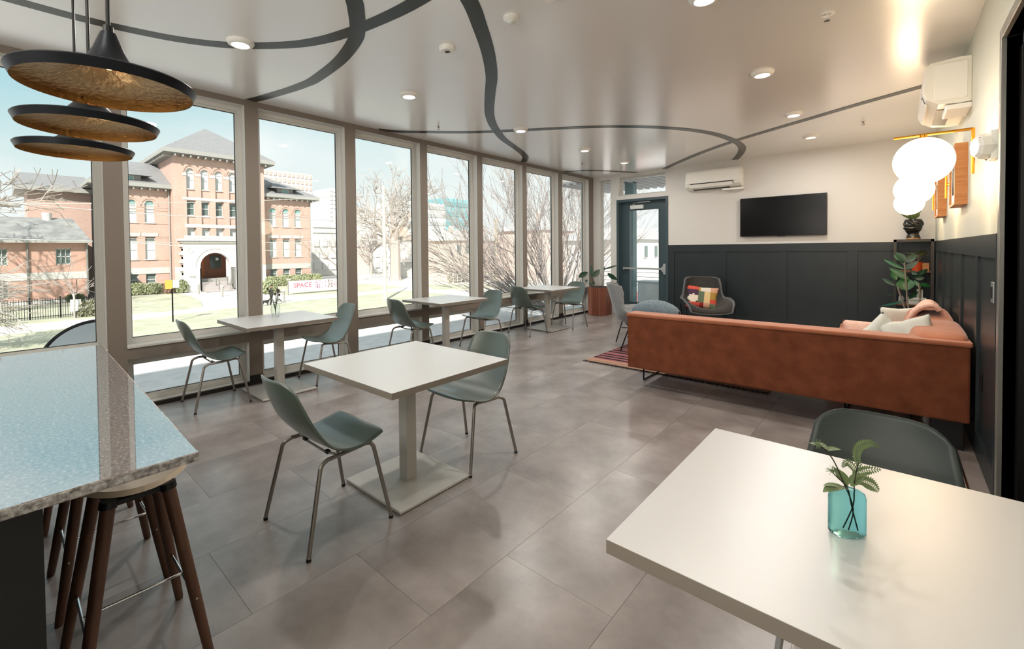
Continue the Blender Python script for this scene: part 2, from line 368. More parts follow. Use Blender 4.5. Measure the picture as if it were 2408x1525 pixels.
for i,(a,b) in enumerate(BAYS):
    t=thing('window_%d'%(i+1),'tall fixed window over a low pane, '+NAMEB[i],'window',(X0-.13,(a+b)/2,.585),kind=ST)
    for nm,z0,z1 in (('',.585,2.975),('lower_',.045,.464)):
        m=MB(); ringx(m,X0-.17,X0-.10,a,b,z0,z1,.036,.045,.036); ringx(m,X0-.15,X0-.118,a+.036,b-.036,z0+.036,z1-.045,.02,.024,.02)
        m.build(nm+'frame',mSASH,t,world=True)
        g=MB(); ringx(g,X0-.142,X0-.126,a+.056,b-.056,z0+.056,z1-.069,.005,.005,.005); g.build(nm+'gasket',mBLACK,t,world=True)
        MB().box(X0-.136,X0-.132,a+.058,b-.058,z0+.058,z1-.071).build(nm+'pane',GLASS,t,world=True)
    s=MB().box(X0-.10,X0+.012,a,b,.565,.587,.003).build('sill',mSASH,t,world=True)
bb=MB()
ys=[YF]+[v for ab in BAYS for v in ab]+[YB]
for k in range(0,len(ys),2): bb.box(X0,X0+.012,ys[k],ys[k+1],0,.10)
for a,b in BAYS: bb.box(X0,X0+.012,a,b,0,.036)
tag(bb.build('baseboard_left',mBASEB),'black rubber baseboard below the window wall','baseboard',kind=ST)
# ---- back wall
SL=(-4.99,-4.70,.05,2.955); TR=(-4.51,-3.48,2.574,2.975); DR=(-4.553,-3.425,0,2.485)
wb=MB().pierced('y',YB,YB+.2,X0-.2,XR+.2,0,H,[SL,TR,DR]).build('wall_back',mWALL); tag(wb,'off-white back wall with the screen and a heat pump','wall',kind=ST)
def ringy(mb,y0,y1,a,b,z0,z1,ws,wt,wb_):
    mb.box(a,a+ws,y0,y1,z0,z1); mb.box(b-ws,b,y0,y1,z0,z1); mb.box(a+ws,b-ws,y0,y1,z1-wt,z1); mb.box(a+ws,b-ws,y0,y1,z0,z0+wb_); return mb
for n,(h,lb) in enumerate(((SL,'narrow floor-to-ceiling sidelight left of the glazed door'),(TR,'wide low transom window above the glazed door'))):
    t=thing('window_%d'%(11+n),lb,'window',((h[0]+h[1])/2,YB+.14,h[2]),kind=ST)
    m=MB(); ringy(m,YB+.12,YB+.18,h[0],h[1],h[2],h[3],.03,.035,.03); m.build('frame',mSASH,t,world=True)
    MB().box(h[0]+.028,h[1]-.028,YB+.145,YB+.15,h[2]+.028,h[3]-.033).build('pane',GLASS,t,world=True)
t=thing('door_1','dark teal glazed door with a push bar beside the copper planter','door',(-3.99,YB+.1,0),kind=ST)
m=MB(); ringy(m,YB-.012,YB+.2,DR[0],DR[1],0,DR[3],.05,.055,.0); ringy(m,YB+.09,YB+.11,DR[0]+.05,DR[1]-.05,0,DR[3]-.055,.018,.018,0); m.build('frame',mTEAL,t,world=True)
dl=MB().pierced('y',YB+.12,YB+.165,DR[0]+.055,DR[1]-.055,.01,DR[3]-.06,[(-4.31,-3.665,.26,2.25)]).build('leaf',mTEAL,t,world=True)
m=MB(); ringy(m,YB+.11,YB+.175,-4.325,-3.65,.245,2.265,.018,.018,.018); m.build('glazing_bead',mTEAL,t,world=True)
MB().box(-4.31,-3.665,YB+.14,YB+.144,.26,2.25).build('pane',GLASS,t,world=True)
m=MB().box(-4.42,-3.56,YB+.05,YB+.085,.975,1.012,.006); m.box(-4.44,-4.40,YB+.05,YB+.12,.965,1.02,.005)
pb=m.build('push_bar',M('brushed_aluminium','B9BCBA',.3,metal=.7),t,world=True)
MB().prism([(-3.60,.97),(-3.55,.93),(-3.55,.88),(-3.50,.88),(-3.50,1.10),(-3.55,1.10),(-3.55,1.05),(-3.60,1.02)],YB+.045,YB+.12,'y',.006).build('latch_housing',MATS['brushed_aluminium'],pb,world=True)
cl=MB().box(-4.27,-3.98,YB+.06,YB+.12,2.27,2.355,.008).build('door_closer',M('closer_silver','C9CCCA',.4),t,world=True)
m=MB().tube([(-4.2,YB+.09,2.37),(-4.2,YB+.09,2.40),(-3.85,YB+.06,2.41)],.009,8); m.ball((-4.2,YB+.09,2.375),.03,sz=.6,n=12,m=6); m.box(-4.1,-3.82,YB+.05,YB+.075,2.40,2.415); m.build('closer_arm',MATS['brushed_aluminium'],cl,world=True)
# ---- wainscots (board and batten)
def wains_back():
    t=thing('trim_1','charcoal board-and-batten wainscot on the back wall below the screen','wainscot',(-1.5,YB,0),kind=ST)
    st=[-3.425,-2.47,-1.505,-.56,.36]; y=YB
    MB().box(-3.425,XR,y-.024,y,1.346,1.484,.002).build('top_rail',mWAIN,t,world=True)
    MB().box(-3.425,XR,y-.022,y,0,.16,.002).build('bottom_rail',mWAIN,t,world=True)
    for i,s in enumerate(st): MB().box(s,min(s+.125,XR),y-.022,y,.16,1.346,.002).build('batten',mWAIN,t,world=True)
    for a,b in zip(st,st[1:]): MB().box(a+.125,b,y-.006,y,.16,1.346).build('panel',mWAIN,t,world=True)
wains_back()
def wains_right():
    t=thing('trim_2','charcoal board-and-batten wainscot on the right wall behind the sofa','wainscot',(XR,6,0),kind=ST)
    x=XR; st=[3.66,4.42,5.40,6.385,7.365,8.35]
    MB().box(x-.024,x,3.66,YB-.03,1.346,1.484,.002).build('top_rail',mWAIN,t,world=True)
    MB().box(x-.022,x,3.66,YB-.03,0,.16,.002).build('bottom_rail',mWAIN,t,world=True)
    for s in st: MB().box(x-.022,x,s,s+(.05 if s<4 else .11),.16,1.346,.002).build('batten',mWAIN,t,world=True)
    for a,b in zip(st,st[1:]+[YB-.03]): MB().box(x-.006,x,a+(.05 if a<4 else .11),b,.16,1.346).build('panel',mWAIN,t,world=True)
wains_right()
wr=MB().pierced('x',XR,XR+.18,YF,YB,0,H,[(1.9,3.6,0,2.52)]).build('wall_right',mWALLR); tag(wr,'pale sage right wall with globe sconces and framed art','wall',kind=ST)
t=thing('door_2','black double door in a grey steel frame at the right edge','door',(XR,2.75,0),kind=ST)
mSTF=M('grey_steel_frame','8E8B84',.3,metal=.4)
m=MB().box(XR-.02,XR+.16,3.6,3.655,0,2.575,.003); m.box(XR-.02,XR+.16,1.85,3.6,2.52,2.575,.003); m.box(XR-.02,XR+.16,1.85,1.9,0,2.575,.003); m.build('frame',mSTF,t,world=True)
m=MB().box(XR+.045,XR+.16,3.53,3.6,0,2.52); m.box(XR+.045,XR+.16,1.9,3.6,2.45,2.52); m.build('stop',mBLACK,t,world=True)
mLF=M('black_door_paint','0B0B0D',.35)
for a,b in ((2.76,3.53),(1.9,2.75)): MB().box(XR+.10,XR+.145,a,b,.01,2.45,.002).build('leaf',mLF,t,world=True)
tag(MB().box(XR+.18,XR+1.2,1.6,3.8,0,H).build('wall_corridor',mBLACK),'dark void behind the black door','wall',kind=ST)
tag(MB().box(XR-.115,XR-.105,1.0,5.2,0,.006).build('trim_3',M('bright_steel','E8E8E6',.15,metal=1)),'bright thin metal strip along the floor near the right wall','floor trim',kind=ST)
# ---- stripes painted on the ceiling
S_=[[(-4.12,-1.2),(-4.17,-.5),(-4.18,.11),(-4.17,.41),(-4.13,.66),(-4.05,.94),(-3.9,1.21),(-3.69,1.43),(-3.47,1.6),(-3.26,1.7),(-3.1,1.75),(-2.87,1.80),(-2.47,1.85),(-2.1,1.85),(-1.5,1.80),(-.8,1.6)],
[(-2.3,1.2),(-2.45,1.42),(-2.6,1.57),(-2.72,1.66),(-2.92,1.79),(-3.12,1.88),(-3.53,1.98),(-4.05,2.03),(-4.27,2.02),(-4.54,1.98),(-4.95,1.89),(-5.13,1.84)],
[(-1.7,1.2),(-1.85,1.6),(-2.05,2.06),(-2.25,2.38),(-2.5,2.74),(-2.80,3.11),(-3.10,3.42),(-3.48,3.82),(-3.73,4.12),(-3.97,4.47),(-4.24,4.94),(-4.42,5.37),(-4.6,5.81),(-4.82,6.22),(-5.13,6.55)],
[(-5.13,3.42),(-5.03,3.64),(-4.76,3.95),(-4.42,4.30),(-4.09,4.56),(-3.8,4.76),(-3.42,5.01),(-2.96,5.33),(-2.54,5.73),(-2.17,6.24),(-1.93,6.81),(-1.82,7.49),(-1.84,8.05),(-1.98,8.57),(-2.2,9.12)],
[(-3.5,9.12),(-3.1,8.68),(-2.56,8.13),(-2.12,7.75),(-1.69,7.43),(-1.2,7.12),(-.76,6.86),(-.3,6.58),(.19,6.32),(.437,6.18)],
[(-5.13,7.96),(-4.98,8.02),(-4.74,8.14),(-4.54,8.37),(-4.34,8.71),(-4.1,9.12)]]
SN=['from the bar end over the downlight','curving in a hook towards the second window post','running as a long S down the middle','sweeping in a wide loop to the back wall','straight from the back wall to the right wall','short arc over the planter corner']
for i,P in enumerate(S_):
    pts=smooth_pts([(a,b,0) for a,b in P],6); wd=.056; z1=H-.0012-.0006*i
    A=[];B_=[]
    for k,p in enumerate(pts):
        d=(pts[min(k+1,len(pts)-1)]-pts[max(k-1,0)]).normalized(); n_=Vector((-d.y,d.x,0))
        A.append(p+n_*wd); B_.append(p-n_*wd)
    m=MB()
    for k in range(len(pts)-1):
        q=[A[k],A[k+1],B_[k+1],B_[k]]
        for e_ in q: e_.x=max(e_.x,X0+.001); e_.y=min(e_.y,YB-.001)
        m.prism([(v.x,v.y) for v in q],z1,H+.002,'z')
    tag(m.build('trim_%d'%(4+i),mSTRIPE),'dark green-grey ceiling stripe '+SN[i],'ceiling stripe',kind=ST)
# ================================================================ CEILING FIXTURES
def downlight(x,y,label,first=[None]):
    if first[0] is None:
        t=thing('recessed_downlight',label,'downlight',(x,y,H),group='round disc downlights')
        MB().lathe([(.062,-.030),(.068,-.031),(.086,-.022),(.096,-.006),(.097,0),(.05,0)],40).build('trim_ring',mWHITE,t,smooth=True)
        MB().lathe([(0,-.027),(.04,-.028),(.063,-.027),(.063,-.015)],40).build('lens',mLAMP,t,smooth=True)
        first[0]=t
    else: t=dup(first[0],(x,y,H),0,label)
    lamp('downlight_and_fill_lamp','AREA',(x,y,H-.036),DOWN,size=.12).parent=None
    return t
dn=['nearest lit disc downlight, beside the pendants on a ceiling stripe','disc downlight second from the pendants in the window-side row','disc downlight on the looping stripe, third in the window-side row','disc downlight fourth in the window-side row','furthest disc downlight of the window-side row']
for y,l in zip((1.285,2.886,4.741,6.411,7.835),dn): downlight(-3.752,y,l)
for y,l in zip((3.08,4.779,6.495,7.982),('disc downlight overhead just outside the top edge','warm disc downlight nearest the viewer in the sofa-side row','middle warm disc downlight above the sofa','furthest warm disc downlight in front of the screen wall')): downlight(-.922,y,l)
def sprinkler(x,y,label,big=False):
    t=thing('sprinkler_head',label,'sprinkler',(x,y,H),group='fire sprinkler heads')
    r=.045 if big else .026
    MB().lathe([(r*.45,-.001),(r*.6,-.006),(r,-.004),(r,0)],24).build('escutcheon',mWHITE,t,smooth=True)
    MB().tube([(0,0,0),(0,0,-.03)],.008,8).tube([(-.012,0,-.02),(-.012,0,-.045),(.012,0,-.045),(.012,0,-.02)],.002,6).build('nozzle',mSTEEL if not big else mWHITE,t)
    MB().lathe([(0,-.048),(.018,-.048),(.018,-.045),(0,-.045)],12).build('deflector',mSTEEL,t)
sprinkler(-.359,3.896,'white sprinkler in a wide cup near the top right of the ceiling',True); sprinkler(-.312,7.529,'small white sprinkler left of the right heat pump'); sprinkler(-4.421,3.869,'dark sprinkler above the second window post row'); sprinkler(-4.358,7.348,'far sprinkler above the corner windows')
t=thing('smoke_detector','thick round white smoke detector with black print on the ceiling','smoke detector',(-2.66,2.43,H))
MB().lathe([(.066,0),(.066,-.012),(.06,-.03),(.055,-.037),(.0,-.039)],40).build('housing',mWHITE,t,smooth=True)
m=MB()
for i in range(5): m.box(-.014+i*.007,-.011+i*.007,-.024,-.014,-.0405,-.0385)
for i in range(14): m.box(-.02+.04*random.random(),-.02+.046*random.random()+.004,-.008+.02*random.random()-.002,0+.014*random.random(),-.0402,-.0385)
m.build('black_print',mBLACK,t,rot=(0,0,R(42)))
t=thing('occupancy_sensor','small white domed motion sensor on the ceiling','sensor',(-1.995,2.425,H))
MB().lathe([(.055,0),(.055,-.012),(.042,-.024),(.03,-.03)],36).build('base',mWHITE,t,smooth=True)
MB().lathe([(.03,-.028),(.026,-.038),(.014,-.046),(0,-.048)],30).build('lens_dome',M('frosted_lens','D8DDD6',.15,spec=.8),t,smooth=True)
t=thing('ceiling_vent','white square ceiling plate at the top edge of the picture','vent',(-1.58,2.33,H))
MB().box(-.12,.12,-.12,.12,-.008,0,.002).build('plate',mWHITE,t)
# ================================================================ HEAT PUMPS
def heatpump(label,loc,rz,L=.96):
    t=thing('heat_pump',label,'heat pump',loc,rz)
    # local: x along length, -y out of the wall, z from 0 (bottom)
    prof=[(0,.0),(0,.35),(-.06,.355),(-.19,.345),(-.215,.31),(-.225,.12),(-.21,.06),(-.15,.012),(-.06,-.003)]
    MB().prism(prof,-L/2,L/2,'x',.006).build('casing',M('heat_pump_white','E6E4DB',.3),t)
    f=MB().prism([(-.19,.347),(-.217,.312),(-.228,.122),(-.222,.118),(-.212,.308),(-.187,.342)],-L/2+.03,L/2-.03,'x').build('front_panel',mWHITE,t)
    MB().prism([(-.226,.112),(-.212,.058),(-.206,.060),(-.219,.114)],-L/2+.09,L/2-.12,'x').build('air_outlet',mBLACK,t)
    MB().prism([(-.229,.095),(-.205,.035),(-.199,.037),(-.222,.097)],-L/2+.08,L/2-.13,'x').build('louvre',mWHITE,t)
    MB().prism([(-.15,.008),(-.08,-.006),(-.08,-.001),(-.15,.013)],-L/2+.12,L/2-.2,'x').build('underside_grille',mBLACK,t)
    MB().box(-L/2-.008,-L/2+.002,-.17,-.02,.04,.32,.002).build('end_cap',mWHITE,t)
    MB().box(L/2-.002,L/2+.008,-.17,-.02,.04,.32,.002).build('end_cap',mWHITE,t)
    MB().box(L/2-.33,L/2+.02,-.12,-.0,-.05,-.01,.008).build('pipe_cover',mWHITE,t)
    MB().box(L/2-.13,L/2-.10,-.2285,-.222,.10,.108).build('indicator',mSTEEL,t); MB().box(-L/2+.05,-L/2+.07,-.2285,-.222,.10,.106).build('indicator',mSTEEL,t)
    return t
heatpump('white wall heat pump above the door side of the screen',(-2.535,YB,2.53),0)
hp=heatpump('white heat pump high on the right wall, seen from its end',(XR,5.52,2.535),-PI/2)
hp.scale=(1,1.22,1); MB().lathe([(.03,0),(.03,.012),(0,.012)],24).build('drain_knob',mWHITE,hp,rot=(0,PI/2,0),loc=(.48,-.05,.06))
# ================================================================ SCREEN
t=thing('television','flat black wall-mounted television','television',(-1.46,YB-.03,1.96))
MB().box(-.635,.635,-.045,-.005,-.345,.345,.004).build('casing',mBLACK,t)
MB().box(-.625,.625,-.047,-.0445,-.332,.337).build('screen',M('tv_glass','060607',.2,spec=.25),t)
MB().box(-.3,.3,-.005,.03,-.2,.2).build('wall_mount',mBLKM,t)
MB().box(-.06,.06,-.04,-.02,-.352,-.342,.002).build('sensor_bar',mBLACK,t)
# ================================================================ SCONCES, FRAMES, WALL THINGS
def sconce(y,label,first=[None]):
    if first[0]: return dup(first[0],(XR,y,2.0),0,label)
    t=thing('globe_sconce',label,'wall lamp',(XR,y,2.0),group='globe wall lamps over the sofa')
    MB().tube([(-.075,0,-.13),(-.075,0,.155)],.009,12).tube([(-.075,0,.15),(-.445,0,.15)],.009,12).build('arm',mBRASS,t,smooth=True)
    MB().lathe([(.062,0),(.055,.022),(.02,.045),(.008,.075)],28).build('wall_cup',mBRASS,t,smooth=True,rot=(0,-PI/2,0))
    MB().tube([(-.30,0,.15),(-.30,0,.125)],.02,14).build('socket',mBRASS,t,smooth=True)
    MB().ball((-.30,0,-.022),.152,n=40,m=24).build('globe',mGLOBE,t,smooth='all')
    first[0]=t; return t
sconce(4.10,'nearest and largest lit globe lamp on a brass arm'); sconce(6.05,'middle lit globe lamp on a brass arm'); sconce(7.95,'furthest lit globe lamp, just above the succulent')
def pframe(y,W,Hh,z,label):
    t=thing('picture_frame',label,'picture',(XR,y,z),group=None)
    d=.075
    for nm,b in (('side_rail',(-d,0,-W/2,-W/2+.022,-Hh/2,Hh/2)),('side_rail',(-d,0,W/2-.022,W/2,-Hh/2,Hh/2)),('top_rail',(-d,0,-W/2+.022,W/2-.022,Hh/2-.022,Hh/2)),('bottom_rail',(-d,0,-W/2+.022,W/2-.022,-Hh/2,-Hh/2+.022))):
        MB().box(*b,.001).build(nm,mFRW,t)
    MB().box(-.06,-.04,-W/2+.02,W/2-.02,-Hh/2+.02,Hh/2-.02).build('mount_board',M('mount_board','F1EEE6',.8),t)
    m=MB()
    for k in range(7):
        yy=-W*.28+W*.56*(k/6); m.tube(smooth_pts([(-.0615,yy,-Hh*.3),(-.0615,yy+.02*math.sin(k*2),0),(-.0615,yy-.01*math.cos(k),Hh*.28)],5),.0016,5)
    m.build('line_drawing',M('ink_grey','6E6A66',.8),t)
    return t
pframe(5.50,.50,.50,2.005,'nearer deep oak frame on the right wall'); pframe(7.45,.50,.50,2.005,'further deep oak frame on the right wall, behind the globes')
t=thing('alarm_strobe','white rounded wall alarm beside the nearest globe lamp','alarm',(XR,3.88,1.995))
MB().lathe([(.055,0),(.062,.02),(.066,.05),(.06,.085),(.045,.10),(.0,.104)],8).build('housing',mWHITE,t,rot=(0,-PI/2,PI/8)).scale=(1.15,.95,1)
MB().box(-.03,0,-.062,.062,-.08,.085,.004).build('back_plate',mWHITE,t)
MB().box(-.075,-.045,-.064,-.060,.02,.05).build('side_window',M('amber_lens','4A4A3C',.2),t)
t=thing('switch_plate','steel wall plate with a black rocker switch on the charcoal panelling','switch',(XR-.006,3.86,1.145))
MB().box(-.008,0,-.045,.045,-.06,.06,.003).build('plate',MATS['brushed_aluminium'],t); MB().box(-.012,-.007,-.018,.018,-.034,.034,.001).build('rocker',mBLACK,t)
t=thing('outlet_plate','small black outlet low on the charcoal panelling','outlet',(XR-.006,4.30,.525))
MB().box(-.008,0,-.04,.04,-.06,.06,.003).build('plate',mBLACK,t); MB().box(-.011,-.007,-.016,.016,-.034,.034,.003).build('socket_face',mBLACK,t)
# ================================================================ CHAIRS AND TABLES
PR=[(-.250,.815),(-.235,.755),(-.21,.69),(-.185,.63),(-.155,.57),(-.115,.51),(-.07,.466),(-.01,.444),(.055,.439),(.12,.452),(.18,.468),(.222,.472)]
WI=[.172,.186,.198,.208,.216,.224,.23,.234,.236,.236,.228,.205]
def prof_at(A,t):
    t=max(0,min(1,t))*(len(A)-1); i=min(int(t),len(A)-2); f=t-i
    g=f
    if isinstance(A[0],tuple): return tuple(A[i][k]*(1-g)+A[i+1][k]*g for k in range(2))
    return A[i]*(1-g)+A[i+1]*g
PRs=[(p.x,p.y) for p in smooth_pts([(a,b,0) for a,b in PR],5)]
def shell_fn(u,v):
    s=2*u-1; a=abs(s)
    t=v+ .085*(a**5)*max(0,1-v/.25)- .06*(a**4)*max(0,(v-.8)/.2)
    y,z=prof_at(PRs,t); w=prof_at(WI,t)
    bk=max(0,min(1,(.62-v)/.3)); st=1-bk
    y-=bk*.045*(1-a*a)
    z-=st*.010*(1-a*a)*math.sin(PI*min(1,max(0,(v-.45)/.5)))+ .012*(1-a*a)*max(0,(v-.88)/.12)
    return (s*w,y,z)
def make_chair(name,label,mat,legm):
    t=thing(name,label,'chair')
    MB().grid(shell_fn,20,34,.009).build('seat_shell',mat,t,smooth='all')
    for sx in (-1,1):
        for P in ([(.245,-.225,.012),(.210,-.145,.385),(.203,-.128,.402),(.198,-.10,.412)],[(.245,.225,.012),(.208,.148,.398),(.200,.135,.418),(.196,.105,.424)]):
            P=[(sx*a,b,c_) for a,b,c_ in P]
            l=MB().tube([P[0]]+smooth_pts(P[1:],4),.0105,10).build('leg',legm,t,smooth=True)
            MB().tube([(P[0][0],P[0][1],0),P[0]],.0118,10).build('foot_cap',mBLACK,l,smooth=True)
        MB().tube(smooth_pts([(sx*.198,-.10,.412),(sx*.192,0,.414),(sx*.196,.105,.424)],4),.0105,8).build('side_rail',legm,t,smooth=True)
    for y,z in ((-.06,.414),(.07,.418)): MB().tube([(-.192,y,z+.012),(-.10,y,z-.006),(.10,y,z-.006),(.192,y,z+.012)],.006,8).build('cross_bar',legm,t,smooth=True)
    pd=None
    for sx in (-1,1):
        for y in (-.06,.07):
            if pd is None: pd=MB().box(-.015,.015,-.010,.010,0,.014).build('mounting_pad',mBLACK,t,loc=(sx*.12,y,.409))
            else: share('mounting_pad',pd,t,(sx*.12,y,.409))
    return t
chA=make_chair('cafe_chair','sage shell chair nearest the viewer, back turned, at the foreground table left of centre',mSHELL,mSTEEL)
chA.location=(-2.236,1.15,0); chA.rotation_euler=(0,0,R(0))
CH=[((-2.212,2.175),180,'sage shell chair at the far side of the central table, seat half under it'),
((-4.81,1.37),-2,'sage shell chair left of the nearest window table, its back to the bar'),
((-4.765,2.47),176,'sage shell chair at the nearest window table, facing the bar beside the window post'),
((-4.70,3.60),-2,'sage shell chair on the left of the middle window table'),
((-4.52,4.76),178,'sage shell chair on the right of the middle window table'),
((-4.655,6.03),-4,'sage shell chair on the left of the far window table'),
((-4.46,7.02),176,'sage shell chair on the right of the far window table, by the planter')]
for (x,y),a,l in CH: dup(chA,(x,y,0),R(a),l,'sage shell chairs at the cafe tables')
chA['group']='sage shell chairs at the cafe tables'
ch9=make_chair('cafe_chair','dark shell chair behind the foreground right table, top of its back showing',mSHELLD,M('pale_chair_steel','A8AAAA',.35,metal=.5))
ch9.location=(-.035,1.83,0); ch9.rotation_euler=(0,0,PI)
def make_table(label,loc,rz,sx,sy):
    t=thing('cafe_table',label,'table',loc,rz)
    tp=MB().box(-sx/2,sx/2,-sy/2,sy/2,.7065,.74,.002)
    top=tp.build('tabletop',mTOP,t,mats=[mTOP,M('table_edge_shaded','7E766C',.5)])
    for p in top.data.polygons: p.material_index=0 if p.normal.z>.5 else 1  # sides and underside coloured darker to stand in for shadow
    MB().box(-.038,.038,-.038,.038,.018,.7,.004).build('column',mTABM,t)
    MB().box(-.17,.17,-.17,.17,.698,.7065).build('mounting_plate',mBLKM,t)
    MB().prism([(-.275,-.265),(.275,-.265),(.275,.265),(-.275,.265)],.006,.022,'z',.004).build('base_plate',mTABM,t)
    m=MB()
    for a in (-1,1):
        for b in (-1,1): m.lathe([(0,0),(.014,0),(.014,.007),(0,.007)],10,(a*.24,b*.23,0))
    m.build('levelling_feet',mBLACK,t)
    return t
make_table('square white-topped pedestal table in the centre foreground',(-2.237,1.675,0),R(.7),.9,.87)
make_table('white pedestal table nearest along the windows, with the small clear vase',(-4.712,1.92,0),0,.82,.88)
make_table('middle white pedestal table along the windows',(-4.70,4.205,0),0,.82,.88)
make_table('furthest white pedestal table along the windows, before the planter',(-4.625,6.58,0),0,.84,.88)
make_table('large white tabletop filling the lower right corner, with the teal vase',(-.05,1.37,0),0,.9,.86)
# ================================================================ BAR AND STOOLS
t=thing('bar_counter','black bar cabinet under a speckled granite worktop','bar',(-2.4,-.6,0))
MB().prism([(-1.354,-1.7),(-1.354,.343),(-3.385,.388),(-3.44,-1.7)],.8755,.90,'z',.003).build('worktop',mGRAN,t,world=True,mats=[mGRAN,mGRANE])
for q in t.children[0].data.polygons: q.material_index=0 if q.normal.z>.7 else 1
MB().box(-3.3,-1.385,-1.65,.055,.08,.8755).build('cabinet',M('bar_black','0C0C0D',.6),t,world=True)
MB().box(-3.26,-1.42,-1.6,.03,0,.08).build('plinth',mBLACK,t,world=True)
def make_stool(label,loc):
    t=thing('bar_stool',label,'stool',loc,0,group='walnut-legged bar stools under the bar overhang')
    def sf(u,v):
        a=2*PI*u; r=v
        rx,ry=.205*r,.165*r; x=math.cos(a)*rx; y=math.sin(a)*ry
        return (x,y,.642+.018*r**4+.01*(math.sin(a)**2)*r**3)
    MB().grid(sf,40,10,.018).build('seat',mPLY,t,smooth=True)
    for sx in (-1,1):
        for sy in (-1,1):
            top=Vector((sx*.115,sy*.080,.61)); bot=Vector((sx*.2,sy*.172,0))
            l=MB().tube([bot,bot*.98+top*.02,bot*.7+top*.3,top],[.0125,.0145,.0175,.0205],14).build('leg',mWOOD,t,smooth=True)
            d=(top-bot).normalized()
            MB().tube([top-d*.004,top+d*.018],.0245,14).build('leg_cup',mBLACK,l,smooth=True)
            q=bot+(top-bot)*.36
            MB().tube([q+Vector((sx*.012,0,0)),q+Vector((sx*.0185,0,0))],.0035,8).build('screw',mCHROME,l)
    def at(sx,sy,k): 
        top=Vector((sx*.115,sy*.080,.61)); bot=Vector((sx*.2,sy*.172,0)); return bot+(top-bot)*k
    for sy in (-1,1): MB().tube([at(-1,sy,.36),at(1,sy,.36)],.005,8).build('foot_rod',mCHROME,t,smooth=True)
    a=(at(-1,-1,.36)+at(1,-1,.36))/2; b=(at(-1,1,.36)+at(1,1,.36))/2
    MB().tube([a,b],.005,8).build('cross_rod',mCHROME,t,smooth=True)
    MB().box(-.12,.12,-.09,.09,.606,.622).build('seat_bracket',mBLACK,t)
    return t
s1=make_stool('bar stool nearest the bar corner, its pale seat edge showing',(-1.985,.30,0))
dup(s1,(-2.57,.30,0),0,'middle bar stool seen through the first one'); dup(s1,(-3.385,.30,0),0,'furthest bar stool, only its lower legs showing')
# ================================================================ PENDANTS
def pendant(x,y,label,first=[None]):
    if first[0]: return dup(first[0],(x,y,1.838),0,label)
    t=thing('pendant_lamp',label,'pendant lamp',(x,y,1.838),group='black and brass pendant lamps over the bar')
    out=[(.178,0),(.188,.021),(.184,.025),(.15,.031),(.11,.035),(.08,.046),(.06,.06),(.044,.08),(.032,.104),(.022,.132),(.016,.148),(.0,.150)]
    MB().lathe(out,64).build('shade',M('blackened_brass','10161E',.38,metal=.5,spec=.6),t,smooth=True)
    inn=[(.178,.0),(.183,.018),(.15,.026),(.11,.03),(.08,.041),(.058,.055),(.042,.076),(.03,.10),(.0,.12)]
    MB().lathe(inn,64).build('brass_liner',M('hammered_brass','BFA074',.3,metal=1,bump=.6,bs=70),t,smooth=True)
    MB().ball((0,0,.075),.017,sz=1.2,n=16,m=10).build('bulb',emis('filament',(1,.42,.12),16),t,smooth=True)
    MB().tube([(0,0,.15),(0,0,.165)],.011,12).build('cord_grip',mBLACK,t)
    MB().tube([(0,0,.16),(0,0,H-1.838)],.0048,8).build('cord',mBLACK,t)
    MB().lathe([(.05,H-1.838),(.05,H-1.838-.02),(.0,H-1.838-.022)],24).build('ceiling_rose',mBLACK,t)
    first[0]=t; return t
pendant(-1.506,.203,'largest-looking disc pendant at the top of the overlapping three'); pendant(-2.012,.219,'middle of the three overlapping disc pendants'); pendant(-2.52,.231,'lowest and furthest of the three overlapping disc pendants')
# ================================================================ PLANTS
def leaf(L_,W_,droop=.3,fold=.25,n=7,wave=0):
    def f(u,v):
        s=2*u-1; w_=W_/2*(math.sin(PI*min(1,v*.97+.015))**.75)*(1-.25*v)
        y=L_*v*(1-.12*droop*v); z=-droop*L_*v*v+fold*abs(s)*w_+wave*math.sin(v*14)*W_*.04*abs(s)
        return (s*w_,y,z)
    return MB().grid(f,4,n)
def put_leaf(src,parent,p,az,el,sc=1,roll=0):
    return share('leaf',src,parent,p,(el,roll,az),(sc,sc,sc))
# copper planter
t=thing('hex_planter','angular copper-brown ribbed planter in the window corner','planter',(-4.765,8.74,0))
P=[(-.215,-.11),(-.06,-.245),(.13,-.24),(.215,-.12),(.215,.13),(.1,.235),(-.12,.235),(-.215,.12)]
MB().prism(P,0,.60,'z',.004).build('pot',mCOPPER,t)
m=MB()
for a,b,k in ((P[0],P[1],4),(P[1],P[2],4),(P[7],P[0],3)):
    a=Vector((*a,0)); b=Vector((*b,0)); d=(b-a).normalized(); n_=Vector((d.y,-d.x,0))
    for i in range(k):
        q=a+(b-a)*((i+.6)/k)
        m.prism([tuple((q-d*.012)[:2]),tuple((q+n_*.022)[:2]),tuple((q+d*.012)[:2])],.004,.598,'z')
m.build('vertical_ribs',M('light_copper','A8705A',.35,metal=.5),t)  # ribs in a lighter copper tone than the pot
MB().prism([(x*.93,y*.93) for x,y in P],.56,.603,'z').build('soil',mSOIL,t)
t=thing('planter_plant','broad-leaved green plant growing in the copper planter','plant',(-4.765,8.74,.60))
def blades(t,L_,Y,mats,ox,oy,sc,side='leaf'):
    base=Vector(t.location)
    for (a,b_,w_,kind,el,az) in L_:
        p=at(ox+a[0]*sc,oy+a[1]*sc,Y=Y); q=at(ox+b_[0]*sc,oy+b_[1]*sc,Y=Y); d=q-p; L=d.length*1.08; W=w_*sc*d.length/max(1e-6,math.hypot((b_[0]-a[0])*sc,(b_[1]-a[1])*sc))
        o=leaf(L,W,.12,.18,8).build('leaf',mats[kind],t,smooth=True); o.location=p-base; o.rotation_euler=(el,math.atan2(d.x,d.z),az)
